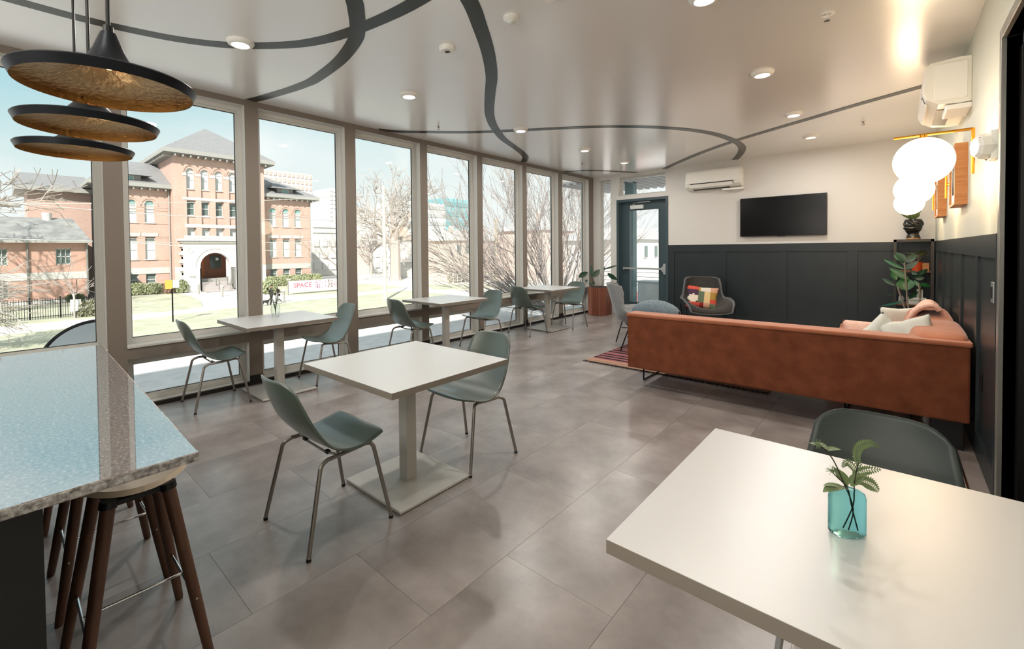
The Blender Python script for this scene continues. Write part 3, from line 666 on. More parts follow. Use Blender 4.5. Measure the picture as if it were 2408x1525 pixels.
blades(t,[((1700,240),(1555,310),75,0,1.3,.2),((1765,310),(1712,140),62,0,1.4,-.2),((1770,310),(1850,205),85,0,1.3,.3),((1700,350),(1608,392),40,0,1.0,0),((1800,405),(1700,395),50,0,1.2,.2),((1945,210),(1915,175),35,0,1.2,0),((1925,200),(2088,128),30,0,.9,0),((1980,255),(2094,345),75,0,1.35,-.2),((1800,420),(1760,360),40,0,1.2,0)],8.68,[mLEAFD],1100,600,.1661)
for P in (((1790,435),(1740,360),(1700,240)),((1795,435),(1790,360),(1768,300)),((1895,435),(1900,340),(1860,230)),((1895,435),(1925,320),(1930,200)),((1900,435),(1950,330),(1985,255)),((1790,435),(1760,400),(1700,350))):
    MB().tube(smooth_pts([at(1100+a*.1661,600+b_*.1661,Y=8.68)-Vector(t.location) for a,b_ in P],4),.004,6).build('stem',mSTEM,t,smooth=True)
# shelf tower
t=thing('shelf_tower','slim dark metal shelf tower in the back right corner','shelf',(.195,8.72,0))
m=MB()
for x in (-.19,.19):
    for y in (-.2,.2): m.box(x-.016,x+.016,y-.016,y+.016,0,1.51)
for z in (1.478,): 
    for y in (-.2,.2): m.box(-.206,.206,y-.016,y+.016,z,z+.034)
    for x in (-.19,.19): m.box(x-.016,x+.016,-.2,.2,z,z+.034)
m.build('frame',M('shelf_metal','3A3836',.45,metal=.3),t)
for z in (1.488,1.05,.58,.12): MB().box(-.174,.174,-.2,.2,z,z+.02,.002).build('shelf_board',mBLKM if z>1.4 else M('shelf_oak','6A4A35',.5),t)
# items on the shelf
t=thing('wood_slice','thin round wood slice under the dark head planter','coaster',(.195,8.70,1.512)); MB().lathe([(0,0),(.075,0),(.078,.012),(.075,.024),(0,.024)],28).build('slice',M('wood_slice','A77F55',.7,c2='8A6239',ns=20),t,smooth=True)
t=thing('head_planter','black sculpted head planter on top of the shelf tower','planter',(.195,8.70,1.536))
m=MB()
def hf(u,v):
    a=2*PI*u; zz=v*.19
    K=[.056,.05,.042,.048,.060,.066,.069,.072,.072,.066,.052]; r=K[min(10,int(v*10))]
    r2=K[min(10,int(v*10)+1)]; f=v*10-int(v*10); r=r*(1-f)+r2*f
    c_=math.cos(a-R(215)); # face direction
    if c_>0: r+=c_**8*(.022*math.exp(-((v-.52)/.07)**2)+.012*math.exp(-((v-.3)/.06)**2)+.010*math.exp(-((v-.38)/.03)**2)+.012*math.exp(-((v-.66)/.05)**2)) - c_**4*(1-c_**6)*.012*math.exp(-((v-.57)/.05)**2)*2
    r+=.006*math.sin(8*a+20*v)*(v>.68)
    c3=math.cos(a-R(60)); r+=.022*max(0,c3)**3*math.exp(-((v-.75)/.15)**2)
    return (r*math.cos(a),r*math.sin(a),zz)
m.grid(hf,48,40).build('head',M('black_resin','141412',.3,spec=.6),t,smooth='all'); t.scale=(1.4,1.4,1.38); MB().lathe([(0,.17),(.06,.17),(.06,.165)],20).build('soil',mSOIL,t)
t=thing('succulent','green succulent rosette growing from the dark head planter','plant',(.195,8.70,1.785)); t.scale=(1.55,1.55,1.4)
lf=leaf(.10,.055,-.3,.5,5).build('leaf',mLEAFP,t,smooth=True); lf.rotation_euler=(.9,0,0)
for i in range(13): put_leaf(lf,t,(0,0,0),i*2.4,[.35,.75,1.1][i%3],random.uniform(.6,1.25))
t=thing('orange_pot_plant','leafy plant in an orange fluted pot on the upper shelf','potted plant',(.235,8.68,1.07))
m=MB(); pf=[(0,0),(.05,0),(.056,.05),(.066,.12),(.07,.125),(.064,.12),(.0,.11)]; m.lathe(pf,24).build('pot',mORANGE,t)
lf=leaf(.10,.07,.2,.2,5).build('leaf',mLEAFP,t,smooth=True); lf.location=(0,0,.19); lf.rotation_euler=(.5,0,.3)
for i in range(10):
    p=(random.uniform(-.09,.07),random.uniform(-.08,.06),random.uniform(.16,.26)); put_leaf(lf,t,p,random.uniform(0,6.28),random.uniform(0,.9),random.uniform(.7,1.2)); MB().tube([(0,0,.1),p],.0025,5).build('stem',mSTEM,t)
t=thing('wooden_box','small wooden box with metal corners beside the orange pot','box',(.325,8.70,1.07)); MB().box(-.035,.035,-.06,.06,0,.11,.003).build('body',M('box_wood','A8744A',.5),t); MB().box(-.037,.037,-.062,.062,.052,.058).build('strap',mBRASS,t)
t=thing('grey_box','pale grey storage box on the lower shelf','box',(.24,8.66,.60)); MB().box(-.11,.09,-.11,.11,0,.075,.004).build('body',mLINEN,t); MB().box(-.115,.095,-.115,.115,.062,.085,.004).build('lid',mLINEN,t)
t=thing('glass_jar','small clear glass jar at the left end of the lower shelf','jar',(.075,8.62,.60)); MB().lathe([(.0,.002),(.028,.002),(.032,.02),(.03,.09),(.022,.1),(.022,.11)],20).build('body',M('jar_glass','DDE6E4',.05,trans=.8),t,smooth=True)
bk=[('pale','cream book standing on the lower shelf',.0,'C9C4B8'),('dark','dark grey book leaning beside the cream one on the lower shelf',.022,'4B4B4E'),('tan','tan book at the right end of the lower shelf',.044,'9A7B5C')]
for n_,l,dx,c_ in bk:
    t=thing('book',l,'book',(.29+dx-.04,8.80,.60),group='books on the lower shelf'); MB().box(-.009,.009,-.07,.07,0,.2,.001).build('cover',M('book_'+n_,c_,.6),t); MB().box(-.007,.007,-.072,.066,.004,.196).build('pages',mLINEN,t)
# rubber plant behind the sofa
t=thing('rubber_plant','tall rubber plant with glossy leaves in front of the shelf tower','plant',(.06,7.9,0))
rp=thing('plant_pot','dark floor pot holding the rubber plant behind the sofa','planter',(.06,7.9,0)); MB().lathe([(0,0),(.13,0),(.155,.3),(.16,.32),(.15,.32),(.14,.29),(0,.29)],28).build('pot',mBLKM,rp,smooth=True); MB().lathe([(0,.292),(.14,.292)],20).build('soil',mSOIL,rp)
def zq(a,b_): return at(2060+a*.1311,560+b_*.1311,Y=7.88)-Vector(t.location)
for P in (((600,1400),(590,1290),(555,1100),(550,930),(520,560),(510,430)),((580,1450),(550,1350),(470,1120),(380,850)),((640,1420),(760,1230),(790,1000),(760,800))):
    P=[(0,0,.28)]+[tuple(zq(*p)) for p in P]; MB().tube(smooth_pts(P,4),[.009]*(4*(len(P)-1))+[.005],8).build('stem',mSTEM,t,smooth=True)
blades(t,[((540,430),(385,250),150,0,1.25,.3),((540,430),(700,285),150,0,1.3,-.3),((500,550),(155,385),90,1,1.35,.1),((505,570),(730,405),130,0,1.35,-.4),((585,735),(262,535),150,1,1.4,.2),((365,750),(295,600),95,1,1.3,.3),((550,935),(500,715),290,1,1.35,.0),((350,845),(125,725),100,0,1.35,.1),((805,885),(675,745),80,1,1.2,0),((800,810),(965,865),110,1,1.3,-.2),((640,710),(985,560),130,0,1.3,.2),((745,655),(620,590),90,0,1.2,.1),((750,655),(880,560),90,0,1.2,0),((480,1130),(70,1255),60,2,1.0,.2),((460,420),(305,288),60,1,1.1,0),((580,1085),(790,960),100,0,1.3,.2),((350,1010),(160,1020),40,0,1.2,0),((330,520),(205,520),60,0,1.1,0),((700,720),(860,700),130,0,1.4,-.3),((520,480),(440,300),110,0,1.35,-.2)],7.88,[mLEAFD,mLEAF,M('teal_leaf','2F6B5A',.35)],2060,560,.1311)
# ================================================================ VASES
t=thing('teal_vase','small ribbed teal glass bottle vase on the foreground right table','vase',(-.08,1.333,.7408),R(38))
def vf(u,v):
    a=2*PI*u; K=[(.0,.0),(.85,.0),(1,.05),(1,.5),(1,.8),(.93,.89),(.7,.95),(.42,.975),(.36,1.0)]
    k=v*(len(K)-1); i=min(int(k),len(K)-2); f=k-i; r=K[i][0]*(1-f)+K[i+1][0]*f; z=K[i][1]*(1-f)+K[i+1][1]*f
    rr=r*(1+.012*math.sin(56*a)*(.1<z<.88)); return (.040*rr*math.cos(a),.027*rr*math.sin(a),z*.108)
mTG=M('teal_glass','83C9D0',.03,trans=1,ior=1.1,spec=.6)
MB().grid(vf,112,32).build('bottle',mTG,t,smooth='all')
v2=thing('vase_sprig','fern, thistle and eucalyptus sprig in the teal vase','flowers',(-.08,1.333,.74))
mST2=M('dark_stem','2B2A1E',.7); mSTL=M('pale_stem','9A8F82',.7)
rtv=Vector((.744,.668,0))  # picture-right direction on the table
def pv(a,z,d=0): return (rtv.x*a-rtv.y*d,rtv.y*a+rtv.x*d,z)
for P,mm in (([pv(.002,.01),pv(.012,.06),pv(-.004,.11),pv(-.03,.17),pv(-.052,.20),pv(-.068,.212)],mST2),([pv(.022,.01),pv(.008,.07),pv(.0,.11),pv(-.022,.133),pv(-.034,.146)],mST2),([pv(-.01,.015),pv(.012,.07),pv(.018,.13),pv(.026,.17)],mST2)):
    MB().tube(smooth_pts(P,4),.0014,6).build('stem',mm,v2)
lf=leaf(.034,.024,.2,.3,6).build('leaf',mLEAFP,v2,smooth=True); lf.location=pv(-.05,.198); lf.rotation_euler=(.3,0,-.9)
for p,az,el,s_ in ((pv(-.045,.2),1.2,.2,1.3),(pv(.0,.112),.9,.9,1.35),(pv(.01,.112),-.6,.8,1.35),(pv(-.004,.11),2.3,.0,1.6),(pv(-.02,.112),1.9,.1,.9)): put_leaf(lf,v2,p,az,el,s_)
def frond(P,n,L_,name='fern_frond'):
    P=smooth_pts(P,6); m=MB(); m.tube(P,.0007,5)
    for i in range(2,len(P)-1):
        k=math.sin(PI*i/len(P))*L_; d=(P[i+1]-P[i-1]).normalized()
        for s_ in (-1,1):
            side=d.cross(Vector((rtv.y,-rtv.x,.2))).normalized()*s_
            a=P[i]; b=a+side*k+d*k*.5; c_=a+side*k*.5+d*k*.55; e_=a+side*k*.5-d*.001
            m.poly([a,e_,b,c_])
    m.build(name,mLEAFP,v2)
frond([pv(.018,.12),pv(.028,.155),pv(.022,.185),pv(.03,.208),pv(.055,.215),pv(.075,.205)],8,.013)
frond([pv(.01,.12),pv(.02,.14),pv(.045,.15),pv(.08,.152)],8,.013)
frond([pv(.01,.115),pv(.03,.125),pv(.055,.118),pv(.075,.10)],8,.016)
frond([pv(.012,.12),pv(.018,.15),pv(.0,.17),pv(-.012,.158)],6,.01)
for c_ in (pv(-.036,.15),pv(-.07,.214)):
    m=MB(); m.ball(c_,.0042,n=8,m=6)
    for k in range(46):
        d=Vector((random.gauss(0,1),random.gauss(0,1),random.gauss(0,1))).normalized()*.0125; a=Vector(c_); m.tube([a,a+d],.00035,3,cap=False)
    m.build('thistle_head',mLEAFP,v2)
t=thing('clear_vase','small clear glass tumbler vase on the nearest window table','vase',(-4.865,1.955,.74))
MB().lathe([(0,.003),(.03,.003),(.04,.03),(.046,.07),(.044,.13),(.041,.13),(.043,.07),(.037,.032),(.028,.008),(0,.008)],36).build('body',M('clear_glass','F2F6F5',.02,trans=1,ior=1.3),t,smooth=True)
t=thing('dried_flowers','dark dried thistle bunch standing in the clear vase','flowers',(-4.865,1.955,.74))
mDR=M('dried_flower','4A3F3E',.8); mDR2=M('dried_leaf','5B6450',.8)
for k in range(9):
    a=k*2.4; tip=(.06*math.cos(a)*random.uniform(.4,1.3),.06*math.sin(a)*random.uniform(.4,1.3),random.uniform(.2,.31))
    MB().tube(smooth_pts([(0,0,.02),(tip[0]*.2,tip[1]*.2,.12),tip],4),.002,5).build('stem',mDR2,t)
    m=MB().ball(tip,.011,sz=1.3,n=8,m=6); 
    for _ in range(10):
        d=Vector((random.gauss(0,1),random.gauss(0,1),random.gauss(0,1))).normalized()*.018; m.tube([Vector(tip),Vector(tip)+d],.0012,3,cap=False)
    m.build('flower_head',mDR,t)
lf=leaf(.11,.02,.5,.2,5).build('leaf',mDR2,t); lf.location=(0,0,.14); lf.rotation_euler=(.5,0,.8)
for k in range(7): put_leaf(lf,t,(0,0,.13+.01*k),k*1.1+.3,random.uniform(-.2,.6),random.uniform(.8,1.2))
# ================================================================ RUG
t=thing('striped_rug','flat-woven rug with pink and black stripes and a dark fringe','rug',(-1.9,6.0,0))
ry=4.98; bands=[]; pal={'t':'9E7B68','p':'9C5F62','k':'231C22','o':'B08A72','m':'7E4A50'}
seq='ttopkpkpkppkpkpmtkpkpktoptkpkpkppkmkptot'
bw=2.2/len(seq)
for i,cc in enumerate(seq):
    m=MB().box(-2.93,-.9,ry+i*bw,ry+(i+1)*bw,.0,.009); m.build('stripe_band',M('rug_'+cc,pal[cc],.95,bump=.4,bs=350),t,world=True)
m=MB()
for i in range(200):
    x=-2.93+i*2.03/199; m.tube([(x,ry,.006),(x+random.uniform(-.008,.008),ry-.02,.012),(x+random.uniform(-.014,.014),ry-.045,.003)],.003,4)
m.build('fringe',M('rug_fringe','1B1718',.95),t,world=True)['kind']='stuff'
# ================================================================ SOFA
t=thing('corner_sofa','rust velvet corner sofa with its long back to the viewer','sofa',(-.8,4.9,0))
def soft(mb,name,mat,parent=t,lv=2):
    o=mb.build(name,mat,parent,world=True,smooth='all'); md=o.modifiers.new('s','SUBSURF'); md.levels=md.render_levels=lv; return o
def cush(x0,x1,y0,y1,z0,z1,puff=.03,bev=.04):
    m=MB()
    def nx(n): return n
    m.box(x0,x1,y0,y1,z0,z1)
    bmesh.ops.bevel(m.b,geom=m.b.edges[:],offset=bev,segments=3,affect='EDGES',profile=.6)
    return m
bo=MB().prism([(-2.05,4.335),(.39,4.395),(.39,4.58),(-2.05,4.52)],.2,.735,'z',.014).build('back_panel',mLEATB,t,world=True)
MB().prism([(-2.06,4.325),(.40,4.385),(.40,4.60),(-2.06,4.54)],.725,.758,'z',.012).build('back_top_border',mLEATH,t,world=True)
MB().box(-2.04,-.1,4.55,5.35,.2,.32,.01).build('seat_base',mLEATH,t,world=True)
MB().box(-.5,.39,5.35,7.1,.2,.32,.01).build('chaise_base',mLEATH,t,world=True)
MB().box(.26,.40,4.59,7.1,.2,.66,.02).build('side_back_panel',mLEATH,t,world=True)
MB().box(-.5,.24,6.95,7.1,.32,.46,.03).build('far_arm',mLEATH,t,world=True)
cush(-2.0,-1.0,4.56,5.35,.32,.47).build('seat_cushion',mLEATH,t,world=True,smooth=True)
cush(-.98,.02,4.56,5.35,.32,.47).build('seat_cushion',mLEATH,t,world=True,smooth=True)
cush(-.5,.10,5.37,6.93,.32,.45).build('seat_cushion',mLEATH,t,world=True,smooth=True)
def backcush(y0,y1,zt,xb=.345):
    def f(u,v):
        y=y0+(y1-y0)*v; a=PI*u; pv_=math.sin(PI*v)**.45
        x=xb-.02-(.15+.05*pv_)*math.sin(a)*(.75+.25*u)-.17*(u<0); z=.45+(zt-.45)*(1-math.cos(a))/2*(.90+.10*pv_)+.02*math.sin(3*v)
        return (x-.10*(1-u),y,z)
    m=MB()
    def g(u,v):
        y=y0+(y1-y0)*v; k=max(0,math.sin(PI*min(1,max(0,v))))**.4
        a=2*PI*u; cx_,cz=xb-.185,(.46+zt)/2
        rx=(.09+.085*k); rz=(zt-.46)/2*(.86+.14*k)
        ce=abs(math.cos(a))**.7*(1 if math.cos(a)>0 else -1); se=abs(math.sin(a))**.8*(1 if math.sin(a)>0 else -1)
        return (cx_+rx*ce-(cz+rz*se-cz)*-.22,y,cz+rz*se)
    m.grid(g,28,20); m.poly([g(i/28,0) for i in range(28)]); m.poly([g(i/28,1) for i in range(28)][::-1]); bmesh.ops.remove_doubles(m.b,verts=m.b.verts,dist=.0008)
    return m.build('back_cushion',mLEATH,t,world=True,smooth='all')

for y0,y1,z1 in ((4.43,5.42,.79),(5.43,6.60,.775)):
    m=MB().box(.04,.395,y0,y1,.45,z1)
    for v in m.b.verts:
        if v.co.z>.6 and v.co.x<.2: v.co.x+=.09; v.co.z-=.01
    bmesh.ops.subdivide_edges(m.b,edges=m.b.edges[:],cuts=3,use_grid_fill=True)
    for v in m.b.verts: v.co.x-=.035*math.sin(PI*(v.co.y-y0)/(y1-y0))*max(0,(.39-v.co.x)/.3); v.co.z+=.025*math.sin(PI*(v.co.y-y0)/(y1-y0))*(v.co.z>.6)
    soft(m,'back_cushion',mLEATH)

for P in ([(-2.0,4.62,.2),(-2.0,4.62,.012),(-2.0,5.05,.012),(-2.0,5.05,.2)],[(-.3,4.72,.2),(-.3,4.72,.012),(-.3,5.2,.012),(-.3,5.2,.2)],[(.1,4.65,.2),(.1,4.65,.012),(.1,5.1,.012),(.1,5.1,.2)],[(.1,6.4,.2),(.1,6.4,.012),(.1,6.9,.012),(.1,6.9,.2)]):
    MB().tube(P,.009,6).build('sled_leg',mBLKM,t,world=True)
MB().box(.20,.36,4.43,4.55,0,.2).build('corner_block',mBLACK,t,world=True)
def pillow(name,label,cat,loc,rot,sx,sy,mat,th=.07,pat=None,group=None):
    p=thing(name,label,cat,loc)
    p.rotation_euler=rot; m=MB()
    def f(u,v,sg):
        a,b=2*u-1,2*v-1; k=(1-a**4)*(1-b**4); pin=1-.10*(1-abs(a))*abs(b)**3-.0; pin2=1-.10*(1-abs(b))*abs(a)**3
        return (a*sx/2*pin2,b*sy/2*pin,sg*th*k**.55+.004*math.sin(9*a+5*b))
    m.grid(lambda u,v:f(u,v,1),16,16); m.grid(lambda u,v:f(u,v,-1),16,16); bmesh.ops.remove_doubles(m.b,verts=m.b.verts,dist=.001)
    o=m.build('cushion_cover',mat,p,smooth='all',mats=pat[0] if pat else None)
    if pat:
        for q in o.data.polygons: q.material_index=pat[1](2*q.center.x/sx,2*q.center.y/sy)
    return p
pillow('grey_cushion','pale grey pillow whose wide corner rises over the sofa back','pillow',tuple(at(2137,792,Y=4.80)),(R(66),R(-20),R(-4)),.34,.30,mLINEN,.05,group='pale grey pillows')
pillow('grey_cushion','pale grey pillow with a pointed tip left of the wider pillow','pillow',tuple(at(2080,801,Y=4.86)),(R(72),R(44),R(6)),.34,.34,mLINEN,.05)
pillow('patterned_cushion','blush patterned pillow at the left end of the pillow pile','pillow',tuple(at(2052,800,Y=5.1)),(R(70),R(-3),R(6)),.40,.36,mPINK,.05)
pillow('plum_cushion','small pale pillow behind the pink throw','pillow',(.05,6.1,.63),(R(80),0,R(30)),.34,.34,mLINEN,.05)
# throw over the back cushion
t2=thing('pink_throw','blush pink cotton throw draped over the sofa back cushion','throw',(.15,6.2,.9))
TA=smooth_pts([at(px,py,Y=5.62) for px,py in ((2130,795),(2130,765),(2143,743),(2161,726),(2180,717),(2200,718),(2214,729))],6)
def tf(u,v):
    k=v*(len(TA)-1); i=min(int(k),len(TA)-2); p=TA[i].lerp(TA[i+1],k-i)
    return (p.x+.006*math.sin(11*v+3*u),p.y+.50*u,p.z+.006*math.sin(9*u+6*v))
MB().grid(tf,18,40,-.026).build('cloth',mPINK,t2,world=True,smooth='all')
MB().tube([tf(0,k/10) for k in range(11)],.019,8).build('rolled_edge',mPINK,t2,world=True,smooth=True)
# ================================================================ LOUNGE CHAIRS
def make_lounge(label,loc,rz,inn,outm):
    t=thing('lounge_chair',label,'armchair',loc,rz)
    # local: faces +y
    P=[(p.x,p.y) for p in smooth_pts([(-.40,.87,0),(-.385,.80,0),(-.35,.68,0),(-.31,.54,0),(-.26,.42,0),(-.18,.345,0),(-.04,.325,0),(.14,.335,0),(.28,.335,0),(.32,.29,0)],5)]
    Wd=[.25,.275,.29,.305,.325,.345,.355,.35,.335,.31]
    AR=[0,0,.01,.05,.12,.19,.215,.185,.12,.03]
    def f(u,v):
        s=2*u-1; a=abs(s); tt=v+.06*(a**5)*max(0,1-v/.2)
        y,z=prof_at(P,tt); w_=prof_at(Wd,tt); ar=prof_at(AR,tt)
        fl=ar*(a**2.4); y+= .12*max(0,min(1,(.55-v)/.4))*a**3; 
        return (s*w_*(1+.05*ar/.2*a**4),y-.03*(1-a*a)*(v<.5),z+fl)
    MB().grid(f,28,40,.026).build('shell',outm,t,smooth='all')
    def f2(u,v):
        x,y,z=f(.03+.94*u,.012+.975*v); n_=.004
        s=2*u-1
        return (x*.97,y+.012*(1-min(1,max(0,(v-.3)/.3))),z+.010*min(1,max(0,(v-.3)/.3))+.028*(1-s**4)*math.sin(PI*min(1,max(0,(v-.42)/.58)))**.6)
    MB().grid(f2,20,30,.004).build('seat_lining',inn,t,smooth='all')
    for sx in (-1,1):
        MB().tube(smooth_pts([(sx*.30,-.30,.0),(sx*.37,-.16,.40),(sx*.395,-.05,.45),(sx*.395,.12,.43),(sx*.37,.22,.40),(sx*.31,.30,.0)],5),.008,8).build('side_leg_frame',mBLKM,t,smooth=True)
        MB().tube([(sx*.335,-.22,.2),(sx*.335,.255,.2)],.007,8).build('brace',mBLKM,t)
    MB().tube([(-.30,-.2,.33),(.30,-.2,.33)],.008,8).build('cross_bar',mBLKM,t)
    return t
lc=make_lounge('light grey lounge chair in profile beside the rug, knit throw on its arm',(-2.72,6.18,0),R(-58),mGREYF,mGREYF); lc.scale=(1.05,1.05,1.07)
lc2=make_lounge('dark-lined grey lounge chair by the panelling holding the patchwork pillow',(-2.44,8.26,0),R(210),mDGREYF,M('mid_grey_wool','66676A',.9,bump=.1,bs=300)); lc2.scale=(1.06,1.06,1.03)
PATC=['C8503F','4A2F45','E3D6C3','5F6E55','D9BC8A','2B3437','A8873C','8B1F22','C99A80','D8CEC0']
pm=[M('patch_%d'%i,c_,.85,bump=.1,bs=250) for i,c_ in enumerate(PATC)]
def patf(a,b):
    r1=math.hypot(a+.55,b+.15)
    if a<-.28:
        if b>.62: return 0
        if r1<.34: return 2
        if b>.1: return 1
        return 5 if b>-.5 else 0
    if a<.12:
        if b>.55: return 6 if a<-.08 else 9
        if b>-.5: return 3
        return 7 if a>-.15 else 0
    if a<.5: return 9 if b>.45 else (4 if b>-.45 else 8)
    if b>.5: return 8
    if b>-.1: return 6
    return 0 if b>-.55 else 3
pillow('patchwork_cushion','patchwork pillow of red, plum, cream and olive shapes','pillow',(-2.48,8.14,.56),(R(72),R(6),R(20)),.50,.40,pm[0],.06,pat=(pm,patf))
t2=thing('knit_throw','blue-grey knitted throw heaped over the lounge chair arm','throw',(-2.45,6.1,.6))
def kf(u,v):
    a=PI*v; x=-2.70+.62*u; y=5.96-.04*u
    rr=.15*(math.sin(PI*min(1,max(0,u*.86+.12)))**.5)
    rr*=1+.010*math.sin(70*u)
    return (x,y-math.cos(a)*.21*rr/.15*.95,.52+rr*1.25*math.sin(a)**.8+.03*u)
MB().grid(kf,60,24,.012).build('knit',mBLANK,t2,world=True,smooth='all')
# ================================================================ OUTSIDE
G=-3.4
g=MB().box(-700,20,-400,600,G-.6,G-.04).build('ground',mCONC); tag(g,'pale sunlit paving and open ground across the street','ground',kind=ST)
tag(MB().box(-27,-5.3,-60,200,G-.04,G).build('street',mASPH),'grey asphalt street below the windows','street',kind=ST)
tag(MB().box(-27.25,-27,-60,33,G-.04,G+.1).build('kerb',mCONC),'pale concrete kerb along the far side of the street','kerb',kind=ST)
lw=MB(); lw.prism([(-27.25,-60),(-27.25,31),(-36,33),(-43.9,33),(-43,14),(-41.5,9),(-40.3,4),(-39.5,0),(-38,-60)],G-.04,G+.02)
lw.prism([(-44.2,-60),(-45.0,0),(-45.2,9),(-46,12.2),(-52,13.6),(-58,14.3),(-64,14.3),(-64,7),(-61.4,6),(-61.4,-60)],G-.04,G+.02)
lw.prism([(-50,21.5),(-47,26),(-48.5,36),(-56,36.5),(-64,34),(-64,23.5),(-58,23.0)],G-.04,G+.02)
lw.prism([(-42,36),(-37,42),(-39,46),(-52,42)],G-.04,G+.02)
tag(lw.build('lawn',mGRASS),'thin winter lawns either side of the sidewalk','lawn',kind='stuff')
# hedges
def foliage(mb,c,s,n,leafs=.12,boxy=.5):
    for _ in range(n):
        d=Vector((random.gauss(0,1),random.gauss(0,1),random.gauss(0,1))).normalized()
        m_=max(abs(d.x),abs(d.y),abs(d.z)); d=d*(1-boxy)+d/m_*boxy
        k=random.uniform(.78,1.02); p=Vector((c[0]+d.x*s[0]*k,c[1]+d.y*s[1]*k,c[2]+d.z*s[2]*k))
        a=Vector((random.gauss(0,1),random.gauss(0,1),random.gauss(0,1))).normalized(); b=a.orthogonal().normalized(); q=leafs*random.uniform(.6,1.3)
        mb.poly([p-a*q,p-b*q*.5,p+a*q,p+b*q*.5])
def hedge(label,x,y0,y1,h,dep=.6,mat=None,n=1400):
    m=MB(); k=max(1,round((y1-y0)/1.5))
    for i in range(k):
        yc=y0+(y1-y0)*(i+.5)/k; hh=h*random.uniform(.92,1.05); w_=(y1-y0)/k/2*1.12
        m.ball((x,yc,G+hh/2),.86*w_,sx=dep/w_,sy=1,sz=hh/2/w_,n=14,m=8); foliage(m,(x,yc,G+hh/2),(dep,w_,hh/2),n)
    return tag(m.build('hedge',mat or mHEDGE),label,'hedge',group=None)
hedge('clipped green hedge under the left wing windows of the brick school',-65.6,8.2,13.2,1.35)
hedge('rounded green shrub left of the school porch steps',-64.9,14.3,15.6,1.45)
hedge('long clipped green hedge under the right wing windows',-65.5,25.0,33.2,1.5,n=1100)
hedge('small square green shrub beside the banner',-54.5,20.3,22.0,1.5,.9)
hedge('brown winter shrub between the green hedges left of the porch',-64.8,13.2,14.1,1.35,mat=M('brown_shrub',(.34,.22,.16),.9))
hedge('wild grey-brown shrubs by the left fence',-46.6,4.0,6.2,1.2,.8,mat=M('dry_shrub',(.36,.33,.26),.9,c2=(.2,.22,.12),ns=4),n=1600)
hedge('low dark shrub at the foot of the annex corner',-62,4.6,5.8,.8,mat=M('dark_shrub',(.1,.13,.06),.9))
# ---------------- school
sch=thing('school_building','large red brick school with a central tower and arched porch','building',(-67,19.8,G))
def arched(mb,x0,x1,yc,w_,zs,zt,top):
    # brick spandrels that turn a square-headed hole into an arched one
    n=12; r=w_/2; hh=zt-zs
    for s_ in (-1,1):
        P=[(yc+s_*r,zt)]+[(yc+s_*r*math.cos(PI/2*k/n),zs+hh*math.sin(PI/2*k/n)) for k in range(n+1)]
        mb.prism(P,x0,x1,'x')
def win(p,x,yc,w_,z0,z1,pane,arch=None,bars=(.5,)):
    f=MB(); t_=.07
    f.box(x-.1,x,yc-w_/2,yc-w_/2+t_,z0,z1).box(x-.1,x,yc+w_/2-t_,yc+w_/2,z0,z1).box(x-.1,x,yc-w_/2,yc+w_/2,z1-t_,z1).box(x-.1,x,yc-w_/2,yc+w_/2,z0,z0+t_)
    for b in bars: z=z0+(z1-z0)*b; f.box(x-.09,x+.01,yc-w_/2,yc+w_/2,z-.045,z+.045)
    fr=f.build('window',mWINF,p,world=True)
    MB().box(x-.08,x-.05,yc-w_/2+t_,yc+w_/2-t_,z0+t_,z1-t_).build('pane',pane,fr,world=True)
